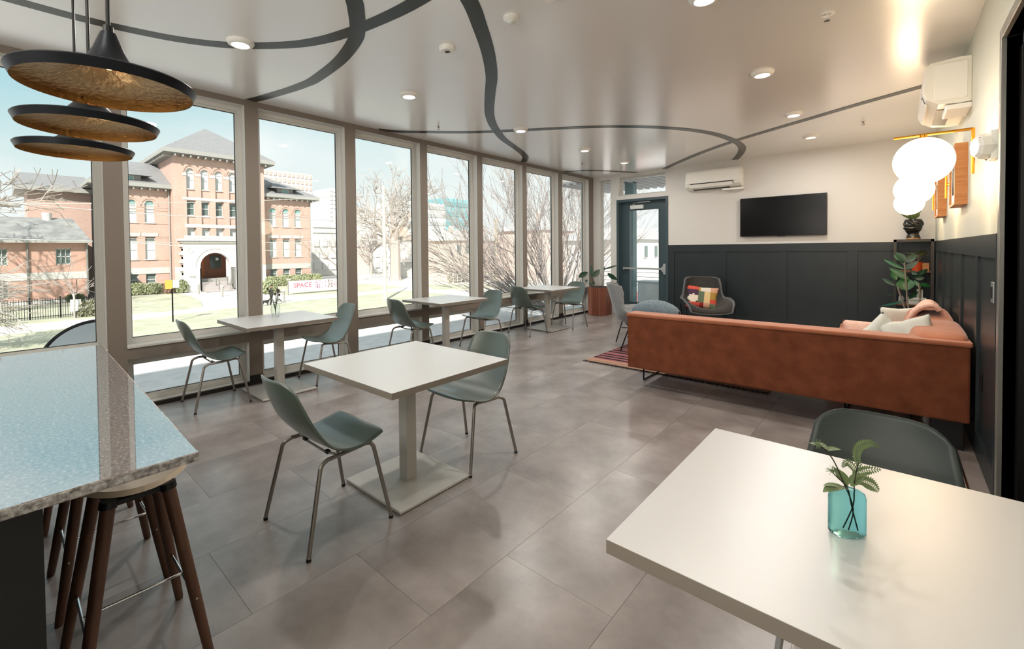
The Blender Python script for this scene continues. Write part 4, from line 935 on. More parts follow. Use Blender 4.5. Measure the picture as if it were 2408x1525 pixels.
def wing(y0,y1,cs,nm):
    xw=-67; hs=[]
    for c_ in cs: hs+=[(c_-.48,c_+.48,5.15,7.81),(c_-.5,c_+.5,.74,3.45),(c_-.5,c_+.5,-2.2,-.86)]
    m=MB().pierced('x',xw-.45,xw,y0,y1,G,9.3,hs)
    for c_ in cs: arched(m,xw-.44,xw-.001,c_,.96,7.3,7.81,7.9)
    m.box(xw-13,xw-.46,y0,y0+.4,G,9.3).box(xw-13,xw-.46,y1-.4,y1,G,9.3)
    m.build('brick_wall',mBRICK,sch,world=True)
    m=MB()
    for c_ in cs:
        P=[(c_+.88*math.cos(PI*k/16),7.15+.95*math.sin(PI*k/16)) for k in range(17)]; Q=[(c_+.80*math.cos(PI*k/16),7.15+.87*math.sin(PI*k/16)) for k in range(17)]
        for k in range(16): m.prism([P[k],P[k+1],Q[k+1],Q[k]],xw,xw+.07,'x')
    for z in (4.98,6.6,6.95,.58,3.2,3.42): m.box(xw,xw+.035,y0,y1,z,z+.05)
    m.build('brick_moulding',mBRICK,sch,world=True)
    m=MB().box(xw,xw+.06,y0,y1,-1.03,-.3)
    for c_ in cs: m.box(xw,xw+.07,c_-.78,c_+.78,3.5,3.88).box(xw,xw+.12,c_-.62,c_+.62,.62,.74).box(xw,xw+.12,c_-.6,c_+.6,5.03,5.15).box(xw,xw+.1,c_-.55,c_+.55,-2.3,-2.2)
    m.build('stone_trim',mSTONE,sch,world=True)
    for i,c_ in enumerate(cs):
        win(sch,xw-.18,c_,.96,5.15,7.81,mBLIND,bars=(.42,.78)); win(sch,xw-.18,c_,1.0,.74,3.45,mBLIND,bars=(.42,.8)); win(sch,xw-.18,c_,1.0,-2.2,-.86,mDPANE,bars=(.35,))
        MB().box(xw-.222,xw-.2,c_-.41,c_+.41,7.2,7.74).build('pane',mTPANE,sch,world=True); MB().box(xw-.222,xw-.2,c_-.43,c_+.43,2.95,3.38).build('pane',mDPANE,sch,world=True)
    # eaves, roof
    e0,e1=y0-(.9 if y0<10 else 0),y1+(1.0 if y1>30 else 0)
    MB().box(xw-14,xw+1.0,e0,e1,9.3,9.75).build('eave',mTRIM,sch,world=True)
    MB().box(xw-13.9,xw+.93,e0+.06,e1-.06,9.22,9.3).build('soffit',mSOFF,sch,world=True)
    m=MB(); k=int((y1-y0)/.75)
    for i in range(k+1): yy=y0+(y1-y0)*i/k; m.box(xw,xw+.85,yy-.07,yy+.07,9.0,9.24)
    m.build('eave_brackets',mTRIM,sch,world=True)['kind']='stuff'
    zr=13.3; xr=xw-6.5; ya,yb=(e0,e1)
    ra=ya+4.5 if y0<10 else ya; rb=yb-5.5 if y1>30 else yb
    m=MB(); A=(xw+.95,ya,9.75);B_=(xw+.95,yb,9.75);C_=(xw-14,yb,9.75);D_=(xw-14,ya,9.75);Ea=(xr,ra,zr);Eb=(xr,rb,zr)
    m.poly([A,B_,Eb,Ea]).poly([B_,C_,Eb]).poly([C_,D_,Ea,Eb]).poly([D_,A,Ea]).poly([A,D_,C_,B_])
    m.build('roof',mROOF,sch,world=True)
    yc=cs[1]-.05 if y0>20 else cs[1]-.2
    MB().box(xw-5,xw+.1,yc-1.15,yc+1.15,9.75,10.75).build('dormer_wall',M('dormer_grey',(.3,.3,.28),.7),sch,world=True)
    MB().box(xw+.1,xw+.14,yc-.5,yc+.5,9.98,10.6).build('dormer_window',mWINF,sch,world=True)
    MB().box(xw+.14,xw+.16,yc-.42,yc+.42,10.08,10.5).build('dormer_pane',mTPANE,sch,world=True)
    m=MB(); m.poly([(xw+1.0,yc-2.1,10.62),(xw+1.0,yc+2.1,10.62),(xw-2.4,yc+1.0,11.75),(xw-2.4,yc-1.0,11.75)]).poly([(xw+1.0,yc+2.1,10.62),(xw-2.4,yc+2.1,10.9),(xw-2.4,yc+1.0,11.75)]).poly([(xw+1.0,yc-2.1,10.62),(xw-2.4,yc-1.0,11.75),(xw-2.4,yc-2.1,10.9)]).poly([(xw+1.0,yc-2.1,10.6),(xw-2.4,yc-2.1,10.88),(xw-2.4,yc+2.1,10.88),(xw+1.0,yc+2.1,10.6)])
    m.build('dormer_roof',mROOF,sch,world=True)
wing(7.7,14.7,[8.97,10.70,12.43],'left'); wing(25.0,32.4,[26.79,28.64,30.43],'right')
# tower
XT=-65.5; tc_=[16.3,17.87,19.46,21.06,22.66]; hs=[]
for c_ in tc_: hs+=[(c_-.45,c_+.45,9.48,12.0),(c_-.45,c_+.45,6.15,7.95),(c_-.45,c_+.45,3.27,4.55)]
PY0,PY1=15.2,22.2; hs.append((PY0+.9,PY1-.9,G,2.0))
m=MB().pierced('x',XT-.45,XT,14.5,25.1,G,13.5,hs)
for c_ in tc_: arched(m,XT-.44,XT-.001,c_,.9,11.5,12.0,12.1)
m.box(XT-12.5,XT-.46,14.5,14.9,G,13.5).box(XT-12.5,XT-.46,24.7,25.1,G,13.5)
m.build('brick_wall',mBRICK,sch,world=True)
m=MB()
for c_ in tc_:
    P=[(c_+.74*math.cos(PI*k/14),11.5+.88*math.sin(PI*k/14)) for k in range(15)]; Q=[(c_+.66*math.cos(PI*k/14),11.5+.80*math.sin(PI*k/14)) for k in range(15)]
    for k in range(14): m.prism([P[k],P[k+1],Q[k+1],Q[k]],XT,XT+.08,'x')
for a,b in zip([15.45]+[c_+.45 for c_ in tc_],[c_-.45 for c_ in tc_]+[23.5]): m.box(XT,XT+.22,a+.06,b-.0,3.25,11.4)
m.build('brick_piers',mBRICK,sch,world=True)
m=MB()
for a,b in zip([15.4]+[c_+.45 for c_ in tc_],[c_-.45 for c_ in tc_]+[23.55]):
    m.box(XT+.2,XT+.27,a+.03,b,11.0,11.36)
m.box(XT+.2,XT+.26,15.4,23.5,8.02,8.38).box(XT+.2,XT+.26,15.6,23.5,4.6,5.04).box(XT+.2,XT+.27,15.5,23.5,3.2,3.6)
for c_ in tc_: m.box(XT,XT+.14,c_-.55,c_+.55,9.33,9.46).box(XT,XT+.14,c_-.5,c_+.5,6.0,6.14)
m.box(XT,XT+.06,14.5,15.2,-3.4,-.3).box(XT,XT+.06,22.2,25.1,-3.4,-.3)
m.build('stone_trim',mSTONE,sch,world=True)
for c_ in tc_:
    win(sch,XT-.2,c_,.9,9.48,12.0,mBLIND,bars=(.45,.78)); win(sch,XT-.2,c_,.9,6.15,7.95,mDPANE,bars=(.48,)); win(sch,XT-.2,c_,.9,3.27,4.55,mBLIND,bars=(.7,))
# porch
XP=XT+.75; yc=(PY0+PY1)/2; ro=1.68; zs=-.25
m=MB(); n=20
m.box(XT,XP,PY0,yc-ro,G,zs).box(XT,XP,yc+ro,PY1,G,zs)
for s_ in (-1,1):
    for k in range(n):
        a0,a1=PI/2*k/n,PI/2*(k+1)/n
        m.prism([(yc+s_*ro*math.cos(a0),zs+ro*math.sin(a0)),(yc+s_*ro*math.cos(a1),zs+ro*math.sin(a1)),(yc+s_*ro*math.cos(a1)*(1 if k<n-1 else 1),2.68),(yc+s_*ro*math.cos(a0),2.68)],XT,XP,'x')
    m.box(XT,XP,*sorted((yc+s_*ro,yc+s_*(PY1-yc))),zs,2.68)
for i in range(12):
    z=-3.3+i*.5; m.box(XT,XP+.03,PY0-.22*(i%2),PY0+.3,z,z+.27)
m.build('porch',M('white_stone',(.68,.65,.61),.8),sch,world=True)
m=MB()
for k in range(30):
    a0,a1=PI*k/30,PI*(k+1)/30
    m.prism([(yc+2.28*math.cos(a0),zs+2.28*math.sin(a0)),(yc+2.28*math.cos(a1),zs+2.28*math.sin(a1)),(yc+2.2*math.cos(a1),zs+2.2*math.sin(a1)),(yc+2.2*math.cos(a0),zs+2.2*math.sin(a0))],XP,XP+.08,'x')
m.box(XT,XP+.45,PY0-.4,PY1+.4,2.92,3.15).box(XT,XP+.25,PY0-.2,PY1+.2,2.68,2.92)
m.build('porch_cornice',MATS['white_stone'],sch,world=True)
m=MB()
for i in range(36): yy=PY0-.1+i*(PY1-PY0+.2)/35; m.box(XP+.2,XP+.38,yy-.05,yy+.05,2.8,2.93)
m.build('dentils',mTRIM,sch,world=True)
MB().lathe([(.33,0),(.33,.05),(.24,.05),(.24,.02),(0,.02)],24).build('roundel',mSTONE,sch,world=False,rot=(0,PI/2,0),loc=(XP+67,15.95-19.8,1.75-G))
text('950','house_number',.42,M('number_grey',(.3,.29,.27),.8),sch,(XP+67+.02,16.15-19.8,-1.55-G),(PI/2,0,PI/2),.02)
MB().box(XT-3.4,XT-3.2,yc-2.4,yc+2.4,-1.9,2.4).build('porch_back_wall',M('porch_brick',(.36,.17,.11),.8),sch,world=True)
MB().box(XT-3.2,XT-.4,yc-2.6,yc+2.6,-2.3,-1.9).build('porch_floor',mTRIM,sch,world=True)
MB().box(XT-3.2,XT-3.05,yc-1.35,yc-.25,-1.9,.9).build('porch_door',M('orange_door',(.5,.16,.05),.5),sch,world=True)
MB().box(XT-3.08,XT-3.0,yc-1.15,yc-.6,-.8,.55).build('door_glass',mDPANE,sch,world=True)
MB().box(XT-3.2,XT-3.1,yc+.45,yc+1.75,-.7,1.1).build('porch_window',mDPANE,sch,world=True)
m=MB()
for i in range(7): m.box(XT-.6+i*.0,XT+.3+(6-i)*.34+.34,yc-1.5,yc+1.5,G+i*.16,G+(i+1)*.16)
m.build('porch_steps',M('step_stone',(.42,.38,.37),.8),sch,world=True)
for s_ in (-1,1):
    m=MB(); y_=yc+s_*1.75
    for k in range(9): m.tube([(XP+.1+k*.13,y_+s_*k*.02,G+.1),(XP+.1+k*.13,y_+s_*k*.02,G+2.9)],.02,4)
    m.tube([(XP+.1,y_,G+2.9),(XP+1.2,y_+s_*.18,G+2.9)],.03,4).tube([(XP+.1,y_,G+.15),(XP+1.2,y_+s_*.18,G+.15)],.03,4)
    m.build('iron_gate',mBLKM,sch,world=True)
    for k in range(2): MB().tube([(XP+.8+k*1.1,yc+s_*(.2+.9*(s_>0)),G),(XP+.8+k*1.1,yc+s_*(.2+.9*(s_>0)),G+1.5)],.04,5).build('handrail_post',mSTEEL,sch,world=True)
MB().ball((XT-1.8,yc-.9,1.0),.2,n=10,m=6).ball((XT-1.8,yc+.9,.6),.2,n=10,m=6).build('porch_lamps',M('lamp_white',(.9,.9,.85),.4),sch,world=True)
MB().box(XT-13.4,XT+1.15,13.4,26.2,13.55,14.05).build('eave',mTRIM,sch,world=True)
MB().box(XT-13.3,XT+1.05,13.5,26.1,13.46,13.55).build('soffit',mSOFF,sch,world=True)
m=MB()
for i in range(14): yy=14.6+i*10.4/13; m.box(XT,XT+1.0,yy-.08,yy+.08,13.2,13.48)
for i in range(16): xx=XT-.2-i*.75; m.box(xx-.08,xx+.08,13.6,14.5,13.2,13.48)
m.build('eave_brackets',mTRIM,sch,world=True)['kind']='stuff'
m=MB(); A=[(XT+1.15,13.4),(XT+1.15,26.2),(XT-13.4,26.2),(XT-13.4,13.4)]; ap=(XT-6.1,19.75,18.7)
for i in range(4): m.poly([(*A[i],14.05),(*A[(i+1)%4],14.05),ap])
m.poly([(*p,14.05) for p in A][::-1]); m.build('roof',mROOF,sch,world=True)
MB().lathe([(.75,0),(.75,.3),(.5,.9),(0,1.0)],16).build('roof_vent',mSTONE,sch,world=True).location=(1.5-67+67-4.2,19.4-19.8,16.9-G)
for y_ in (14.35,32.3,7.75): MB().tube([(-66.9 if y_!=14.35 else -66.8,y_,G),(-66.9 if y_!=14.35 else -66.8,y_,9.2)],.09,6).build('downpipe',mTRIM,sch,world=True)
# rear-left wing
m=MB().pierced('x',-72.4,-72,2.4,7.8,G,8.6,[]); m.box(-80,-72.4,2.4,2.8,G,8.6); m.box(-72,-67,7.7,8.1,G,9.2); m.build('brick_wall',mBRICK,sch,world=True)
MB().box(-81,-71,1.4,7.7,8.6,9.05).build('eave',mTRIM,sch,world=True)
m=MB(); m.poly([(-71,1.4,9.05),(-71,7.7,9.05),(-77,7.7,11.2),(-77,1.4,11.2)]).poly([(-71,1.4,9.05),(-77,1.4,11.2),(-81,1.4,9.05)]); m.poly([(-77,1.4,11.2),(-77,7.7,11.2),(-81,7.7,9.05),(-81,1.4,9.05)]); m.build('roof',mROOF,sch,world=True)
# annex
an=thing('school_annex','low red brick annex with a grey roof left of the school, behind bare branches','building',(-62,1,G))
ys_=[(-4.3,-3.3),(-.4,.65),(3.9,5.0)]
hs=[(a,b,.1+.3,2.0) for a,b in ys_]+[(-.4,.65,-2.7,-1.0)]
m=MB().pierced('x',-62.4,-62,-12,6.3,G,2.7,hs); m.box(-72,-62.4,5.9,6.3,G,2.7); m.build('brick_wall',mBRICK2,an,world=True)
MB().box(-62,-61.94,-12,6.3,-1.05,-.35).box(-62,-61.94,-12,6.3,G,-3.0).build('stone_band',mSTONE,an,world=True)
for a,b in ys_+[(-.4,.65)]:
    z0,z1=(.4,2.0); 
    if (a,b)==(-.4,.65) and 'done' in globals(): z0,z1=-2.7,-1.0
    if (a,b)==(-.4,.65): done=1
    f=MB(); f.box(-62.2,-62.12,a,b,z0,z0+.07).box(-62.2,-62.12,a,b,z1-.07,z1)
    for k in range(4): y_=a+(b-a-.06)*k/3; f.box(-62.2,-62.12,y_,y_+.06,z0,z1)
    f.box(-62.2,-62.12,a,b,(z0+z1)/2-.04,(z0+z1)/2+.04)
    fr=f.build('window',mWINF,an,world=True); MB().box(-62.24,-62.2,a,b,z0,z1).build('pane',mDPANE,fr,world=True)
MB().box(-61.98,-61.9,3.7,5.3,-3.0,-1.1).build('bricked_door',M('faded_brick',(.5,.3,.24),.9),an,world=True)
m=MB(); m.poly([(-61.2,-12.5,2.75),(-61.2,6.5,2.75),(-67,5.6,5.3),(-67,-12.5,5.3)]).poly([(-61.2,6.5,2.75),(-73,6.5,2.75),(-67,5.6,5.3)]).poly([(-67,-12.5,5.3),(-67,5.6,5.3),(-73,6.5,2.75),(-73,-12.5,2.75)]); m.build('roof',M('annex_roof',(.3,.3,.29),.9,c2=(.2,.2,.2),ns=1.2,nd=9),an,world=True)
MB().box(-61.3,-61.15,-12.5,6.5,2.55,2.8).build('gutter',mTRIM,an,world=True)
for y_ in (1.95,6.2): MB().tube([(-61.85,y_,G),(-61.85,y_,2.6)],.08,6).build('downpipe',mSOFF,an,world=True)
MB().lathe([(.35,0),(.4,.9),(0,.95)],16).build('roof_vent',mSTONE,an,loc=(-4.6+0,2.6,8.3))
# fence
fn=thing('iron_fence','dark iron picket fence in front of the annex lawn','fence',(-46.9,0,G))
def seg(a,b,n,h,parent,th=.02,name='picket'):
    a=Vector(a);b=Vector(b); f_=None
    for i in range(n+1):
        p=a+(b-a)*i/n
        big=i%12==0
        if big: MB().tube([(0,0,0),(0,0,h+.1)],.05,5).build('post',mBLKM,parent,loc=p-Vector(parent.location))
        elif f_ is None: f_=MB().tube([(0,0,0),(0,0,h)],th,3).build(name,mBLKM,parent,loc=p-Vector(parent.location))
        else: share(name,f_,parent,p-Vector(parent.location))
    for z in (.2,h-.15): MB().tube([a+Vector((0,0,z)),b+Vector((0,0,z))],.022,4).build('rail',mBLKM,parent,world=True)
seg((-46.9,-5,G),(-47.3,6.4,G),84,1.55,fn)
# signs, bollards, banner, person, birdbath
def sign(label,x,y,h,parts):
    t=thing('street_sign',label,'sign',(x,y,G)); MB().tube([(0,0,0),(0,0,h)],.045,6).build('post',mBLKM,t)
    for nm,c_,a,b,z0,z1 in parts: MB().box(.04,.07,a,b,z0,z1,.005).build('sign_panel',M(nm,c_,.6),t)
sign('sign post on the lawn carrying a yellow and a white panel',-37.55,8.13,2.9,[('sign_yellow','D9A94F',-.42,.0,2.35,2.95),('sign_white','E8E6E0',.02,.4,2.4,2.95)])
sign('white meter box on a short post by the iron fence',-46.2,3.9,.9,[('meter_white','EDEBE6',-.3,.3,.5,1.4)])
for i,(x,y,l) in enumerate(((-61.5,15.9,'bollard light left of the porch steps'),(-55.5,16.6,'middle bollard light on the porch path'),(-50.5,16.9,'bollard light nearest the street on the porch path'),(-44.3,18.6,'stout post by the banner end'))):
    t=thing('bollard',l,'bollard',(x,y,G)); MB().tube([(0,0,0),(0,0,1.0)],.13,8).build('shaft',mTRIM,t); MB().lathe([(.15,1.0),(.15,1.2),(0,1.25)],10).build('cap',mSTONE,t)
for l,y in (('pale stone birdbath before the left hedge',8.9),('pale stone birdbath before the right hedge',27.6)):
    t=thing('birdbath',l,'birdbath',(-63.9,y,G)); MB().lathe([(0,0),(.3,0),(.3,.12),(.12,.2),(.1,.75),(.35,.9),(.38,1.0),(0,.98)],16).build('basin',mSTONE,t)
t=thing('banner','long pink and white banner with lettering and photographs on the school lawn','banner',(-50.5,24.6,G))
MB().box(-.03,.0,-2.9,3.3,.25,1.55).build('sheet',M('banner_pink','EAD2D3',.7),t)
text('SPACE','lettering',.75,M('banner_rose','B4556A',.7),t,(.02,-1.25,1.0),(PI/2,0,PI/2),.005)
for i,(c_,y) in enumerate((('7C5A7E',.55),('D98BA0',1.35),('4C4B52',2.1),('C77F8E',2.85))): MB().box(.002,.02,y-.33,y+.33,.55,1.5,.01).build('photo_panel',M('photo_%d'%i,c_,.7,c2='E6D9D9',ns=5),t)
for y in (-2.9,3.3): MB().tube([(0,y,0),(0,y,1.7)],.05,6).build('post',mSOFF,t)
pr_=thing('person','person in a dark olive jacket and grey trousers walking a dog on the far sidewalk','person',(-42.2,16.6,G),R(200))
mbp=bmesh.new(); vs=[(0,0,.95),(0,0,1.15),(0,0,1.38),(0,-.02,1.5),(0,-.05,1.66),(.10,0,.9),(.12,-.16,.5),(.12,-.05,.08),(.12,-.2,.03),(-.10,0,.9),(-.12,.14,.5),(-.12,.26,.1),(-.12,.12,.03),(.2,0,1.4),(.26,-.02,1.12),(.25,-.16,.92),(-.2,0,1.4),(-.26,.05,1.12),(-.27,-.02,.9)]
ed=[(0,1),(1,2),(2,3),(3,4),(0,5),(5,6),(6,7),(7,8),(0,9),(9,10),(10,11),(11,12),(2,13),(13,14),(14,15),(2,16),(16,17),(17,18)]
rad=[.15,.155,.17,.06,.1,.095,.065,.045,.04,.095,.065,.045,.04,.065,.05,.035,.065,.05,.035]
me=bpy.data.meshes.new('body'); me.from_pydata(vs,ed,[]); body=bpy.data.objects.new('body',me); COL.objects.link(body); body.parent=pr_
sk=body.modifiers.new('k','SKIN'); sv=me.skin_vertices[0].data
for i,r_ in enumerate(rad): sv[i].radius=(r_,r_); 
sv[0].use_root=True; body.modifiers.new('u','SUBSURF').levels=1; me.materials.append(M('olive_jacket','3F4038',.9)); mbp.free()
MB().ball((0,-.05,1.70),.11,sz=1.2,n=14,m=10).ball((0,-.155,1.69),.02,n=6,m=4).build('head',M('skin','B88B72',.6),pr_,smooth=True); MB().ball((0,-.04,1.76),.115,sz=.8,n=12,m=8).build('hair',mBLACK,pr_,smooth=True)
dg_=thing('dog','small dark dog beside the walking person','dog',(-42.0,16.0,G),R(190))
def limb(mb,a,b,r0,r1): mb.tube([a,((Vector(a)+Vector(b))/2),b],[r0,(r0+r1)/2,r1],8)
m=MB(); m.tube(smooth_pts([(0,-.32,.42),(0,-.2,.40),(0,.1,.42),(0,.3,.43)],4),[.05,.09,.12,.13,.14,.135,.12,.11,.10,.10,.09,.06,.04][:13],10)
for x in (-.07,.07):
    limb(m,(x,-.2,.38),(x*1.1,-.22,.0),.045,.022); m.tube([(x,.26,.4),(x,.2,.24),(x,.29,.13),(x,.26,0)],[.06,.035,.022,.022],8)
m.tube([(0,-.28,.45),(0,-.4,.56),(0,-.46,.6)],[.07,.06,.07],8).tube([(0,-.46,.6),(0,-.6,.57)],[.06,.03],8).tube([(0,.3,.45),(0,.45,.6)],[.03,.01],6)
for x in (-.04,.04): m.tube([(x,-.44,.64),(x*1.6,-.44,.72)],[.03,.005],5)
m.build('body',M('dog_coat','3A3632',.9),dg_,smooth=True)
# utility pole and cables
t=thing('utility_pole','pale wooden utility pole on the far sidewalk edge','pole',(-37.1,25.3,G)); MB().tube([(0,0,0),(0,0,5.5),(0,0,11.2)],[.2,.17,.13],10).build('shaft',M('pale_pole',(.62,.55,.45),.8),t); MB().box(-.09,.09,-.05,.05,4.2,4.35).build('clamp',mBLKM,t)
t=thing('utility_pole','second brown utility pole further right beyond the verge','pole',(-39.7,44.7,G)); MB().tube([(0,0,0),(0,0,9)],[.22,.16],10).build('shaft',mPOLE,t)
def cable(label,a,b,sag):
    a=Vector(a);b=Vector(b); P=[a+(b-a)*k/24-Vector((0,0,sag*4*(k/24)*(1-k/24))) for k in range(25)]
    tag(MB().tube(P,.022,4).build('overhead_cable',M('cable_grey',(.55,.53,.5),.7)),label,'cable')
pt=Vector((-37.1,25.3,0))
cable('highest pale overhead cable crossing in front of the tower windows',at(0,478,X=-40),(-37.1,25.3,7.0),.3)
cable('second overhead cable crossing the upper brick storey',at(0,474,X=-38),(-37.1,25.3,4.6),.5)
cable('third overhead cable crossing the annex roof line',at(0,561,X=-38),(-37.1,25.3,2.6),.3)
cable('lowest overhead cable crossing the ground-storey windows',at(232,565,X=-39),(-37.1,25.3,1.2),.2)
cable('cable running right from the pale pole',(-37.1,25.3,2.6),(-38,60,2.0),.6)
cable('yellow guy wire slanting down at the far left',at(0,712,X=-37),at(80,785,X=-36),0)
# awning below the first window
cc=at(238,860,D=7.5); t=thing('awning','dark-edged grey domed canopy just below the first window','canopy',tuple(cc))
def aw(u,v):
    a=R(78)+R(102)*u; return (-.8*math.sin(v*1.2),.77*math.cos(a)*math.cos(v*1.2),.77*math.sin(a)*math.cos(v*1.2))
MB().grid(aw,28,10,.01).build('canopy_cloth',M('canopy_grey','E6EBEE',.6),t,smooth='all',rot=(0,0,R(-12)))
MB().tube([(0,.77*math.cos(R(78)+R(102)*k/28),.77*math.sin(R(78)+R(102)*k/28)) for k in range(29)],.028,6).build('rim_tube',mBLACK,t,rot=(0,0,R(-12)),smooth=True)
MB().tube([(0,.0,0),(-5.4-cc.x,.1,-.3)],.02,6).build('bracket_arm',mBLKM,t)
# ---------------- trees
def branch(mb,p,d,L_,r,depth,spread,up=.15,nseg=4,kids=(3,5),sides=4,minr=.008):
    pts=[p]; q=p.copy(); dd=d.normalized()
    for i in range(nseg):
        dd=(dd+Vector((random.gauss(0,.12),random.gauss(0,.12),random.gauss(0,.10)+up*.3))).normalized(); q=q+dd*(L_/nseg); pts.append(q.copy())
    rs=[max(minr,r*(1-.65*i/nseg)) for i in range(nseg+1)]
    mb.tube(pts,rs,sides if depth>1 else 3,cap=False)
    if depth<=0: return
    for k in range(random.randint(*kids)):
        i=random.randint(1,nseg); s_=pts[i]; base=(pts[i]-pts[i-1]).normalized()
        nd=(base+Vector((random.gauss(0,1),random.gauss(0,1),random.gauss(0,.7)))*spread).normalized()
        branch(mb,s_,nd,L_*random.uniform(.5,.78),rs[i]*.62,depth-1,spread,up,max(2,nseg-1),kids,sides,minr)
def tree(name,label,loc,h,r,limbs,depth,spread,mat,minr=.02,kids=(3,5),lean=(0,0),th=.4):
    t=thing(name,label,'tree',loc); tp=Vector((lean[0],lean[1],h*th))
    MB().tube(smooth_pts([(0,0,-.1),tp*.5+Vector((.1,0,0)),tp],3),[r*1.3]+[r]*5+[r*.85],8).build('trunk',mat,t,smooth=True)
    m=MB()
    for k in range(limbs):
        a=2*PI*k/limbs+random.uniform(-.3,.3); e_=random.uniform(.5,1.2)
        branch(m,tp*random.uniform(.7,1),Vector((math.cos(a)*math.cos(e_),math.sin(a)*math.cos(e_),math.sin(e_))),h*.36,r*.5,depth,spread,.15,4,kids,5,minr)
    o=m.build('branches',mat,t); o['kind']='stuff'; return t
random.seed(3)
tree('bare_tree','big leafless tree with gnarled limbs behind the pale utility pole',(-61,43.6,G),17,.85,8,4,.55,mBARKW,.03,(3,4),th=.42)
tree('bare_tree','slender leafless tree at the right end of the school',(-62,34.5,G),11,.2,4,3,.5,mBARK,.02,th=.3)
tree('bare_tree','leafless tree further back between the school and the office blocks',(-78,50,G),11,.25,6,3,.6,mBARKW,.04)
tree('bare_sapling','thin pale sapling by the meter box',(-45.9,3.8,G),4.6,.06,5,2,.5,mBARKW,.012,th=.45)
tree('bare_tree','leafless treetop against the sky at the far left edge',(-50,-5.5,G),15,.3,8,4,.6,mBARK,.03,(2,4),th=.5)
t=thing('bare_tree','low leafless tree with sunlit white branches in front of the annex','tree',(-33.5,-4.2,G))
MB().tube(smooth_pts([(0,0,-.1),(-.1,.1,1.6),(0,.1,3.0)],3),[.32,.3,.28,.26,.24,.22,.2],8).build('trunk',mBARKW,t,smooth=True)
m=MB()
for k in range(15): branch(m,Vector((0,.1,random.uniform(1.6,3.2))),Vector((random.uniform(-.5,.5),1,random.uniform(-.25,.75))),random.uniform(2.2,3.6),.09,3,.42,-.15,4,(3,5),4,.012)
m.build('branches',mBARKW,t)['kind']='stuff'
# multi-stem tree close to the building
random.seed(11)
bt=thing('multi_stem_tree','large multi-stemmed leafless tree fanning out beyond the far windows','tree',(-17.5,26.0,G))
m=MB(); side=Vector((-.744,-.668,0))
for k in range(36):
    a=R(random.uniform(-48,74)); lat=side*math.sin(a)+Vector((random.uniform(-.25,.25),random.uniform(-.25,.25),0)); d=(lat+Vector((0,0,math.cos(a)))).normalized()
    branch(m,Vector((random.uniform(-.35,.35),random.uniform(-.35,.35),.2)),d,random.uniform(5.5,7.8),.085,3,.20,.10,6,(3,5),4,.011)
m.build('stems',M('grey_brown_bark',(.28,.24,.22),.9,c2=(.38,.33,.31),ns=2),bt)['kind']='stuff'
MB().tube([(0,0,-.1),(0,0,.5)],[.7,.55],12).build('trunk',MATS['grey_brown_bark'],bt,smooth=True)
# ---------------- distant buildings
def block(name,label,X,p0,p1,ytop,ybot,depth,mat,band=None,cols=None,pm=None,cat='building'):
    a=at(p0,ytop,X=X); b=at(p1,ytop,X=X); zt=(a.z+b.z)/2; zb=min(at(p0,ybot,X=X).z,G) if ybot is None else at(p0,ybot,X=X).z
    zb=G; y0,y1=a.y,b.y
    t=thing(name,label,cat,(X,(y0+y1)/2,G)); MB().box(X-depth,X,y0,y1,zb,zt).build('walls',mat,t,world=True)
    if band:
        n,c_=band; hh=(zt-at(p0,ybot,X=X).z)/n
        for i in range(n): MB().box(X,X+.3,y0+.2,y1-.2,zt-hh*(i+.75),zt-hh*(i+.35)).build('window_band',c_,t,world=True)
    if cols:
        n,rows,c_=cols; w_=(y1-y0)/n; z0=at(p0,ybot,X=X).z; hh=(zt-z0)/rows
        src=None
        for i in range(n):
            for j in range(rows):
                p=(0,y0+w_*(i+.5)-(y0+y1)/2,z0+hh*(j+.5)-G)
                if src is None: src=MB().box(0,.25,-w_*.3,w_*.3,-hh*.32,hh*.32).build('window',c_,t,loc=p)
                else: share('window',src,t,p)
    return t
mHZ=M('hazy_concrete',(.62,.6,.57),.85); mHZ2=M('hazy_grey',(.5,.5,.49),.8)
block('apartment_tower','red and white panelled apartment block rising behind the school roof',-150,618,734,404,470,20,M('panel_white',(.62,.58,.56),.8),cols=(11,5,M('panel_red',(.55,.40,.37),.7)))
block('office_tower','slim grey tower right of the school',-190,774,800,443,560,15,mHZ2,cols=(3,12,mHZ))
block('parking_structure','low white parking structure with dark horizontal bands',-112,733,812,526,575,18,mHZ,band=(4,mHZ2))
block('office_tower','pale office block with a grid of windows behind the big bare tree',-150,845,892,490,570,20,mHZ,cols=(6,9,mHZ2))
block('office_building','white office building with long horizontal window bands',-130,943,1047,476,570,15,M('white_facade',(.66,.66,.64),.6),band=(5,M('band_grey',(.4,.43,.43),.4)))
block('glass_building','teal glass building behind the banded office',-150,1044,1100,468,560,30,M('teal_facade',(.2,.42,.46),.3),band=(4,M('teal_dark',(.14,.32,.35),.3)))
block('low_building','long low white building behind the big bare tree',-86,733,968,558,640,15,M('low_white',(.66,.64,.61),.8),cols=(14,3,mHZ))
block('low_building','low brick building seen left of the big bare tree',-84,836,868,558,585,1.5,M('hazy_brick',(.6,.5,.45),.9),cols=(3,1,mHZ))
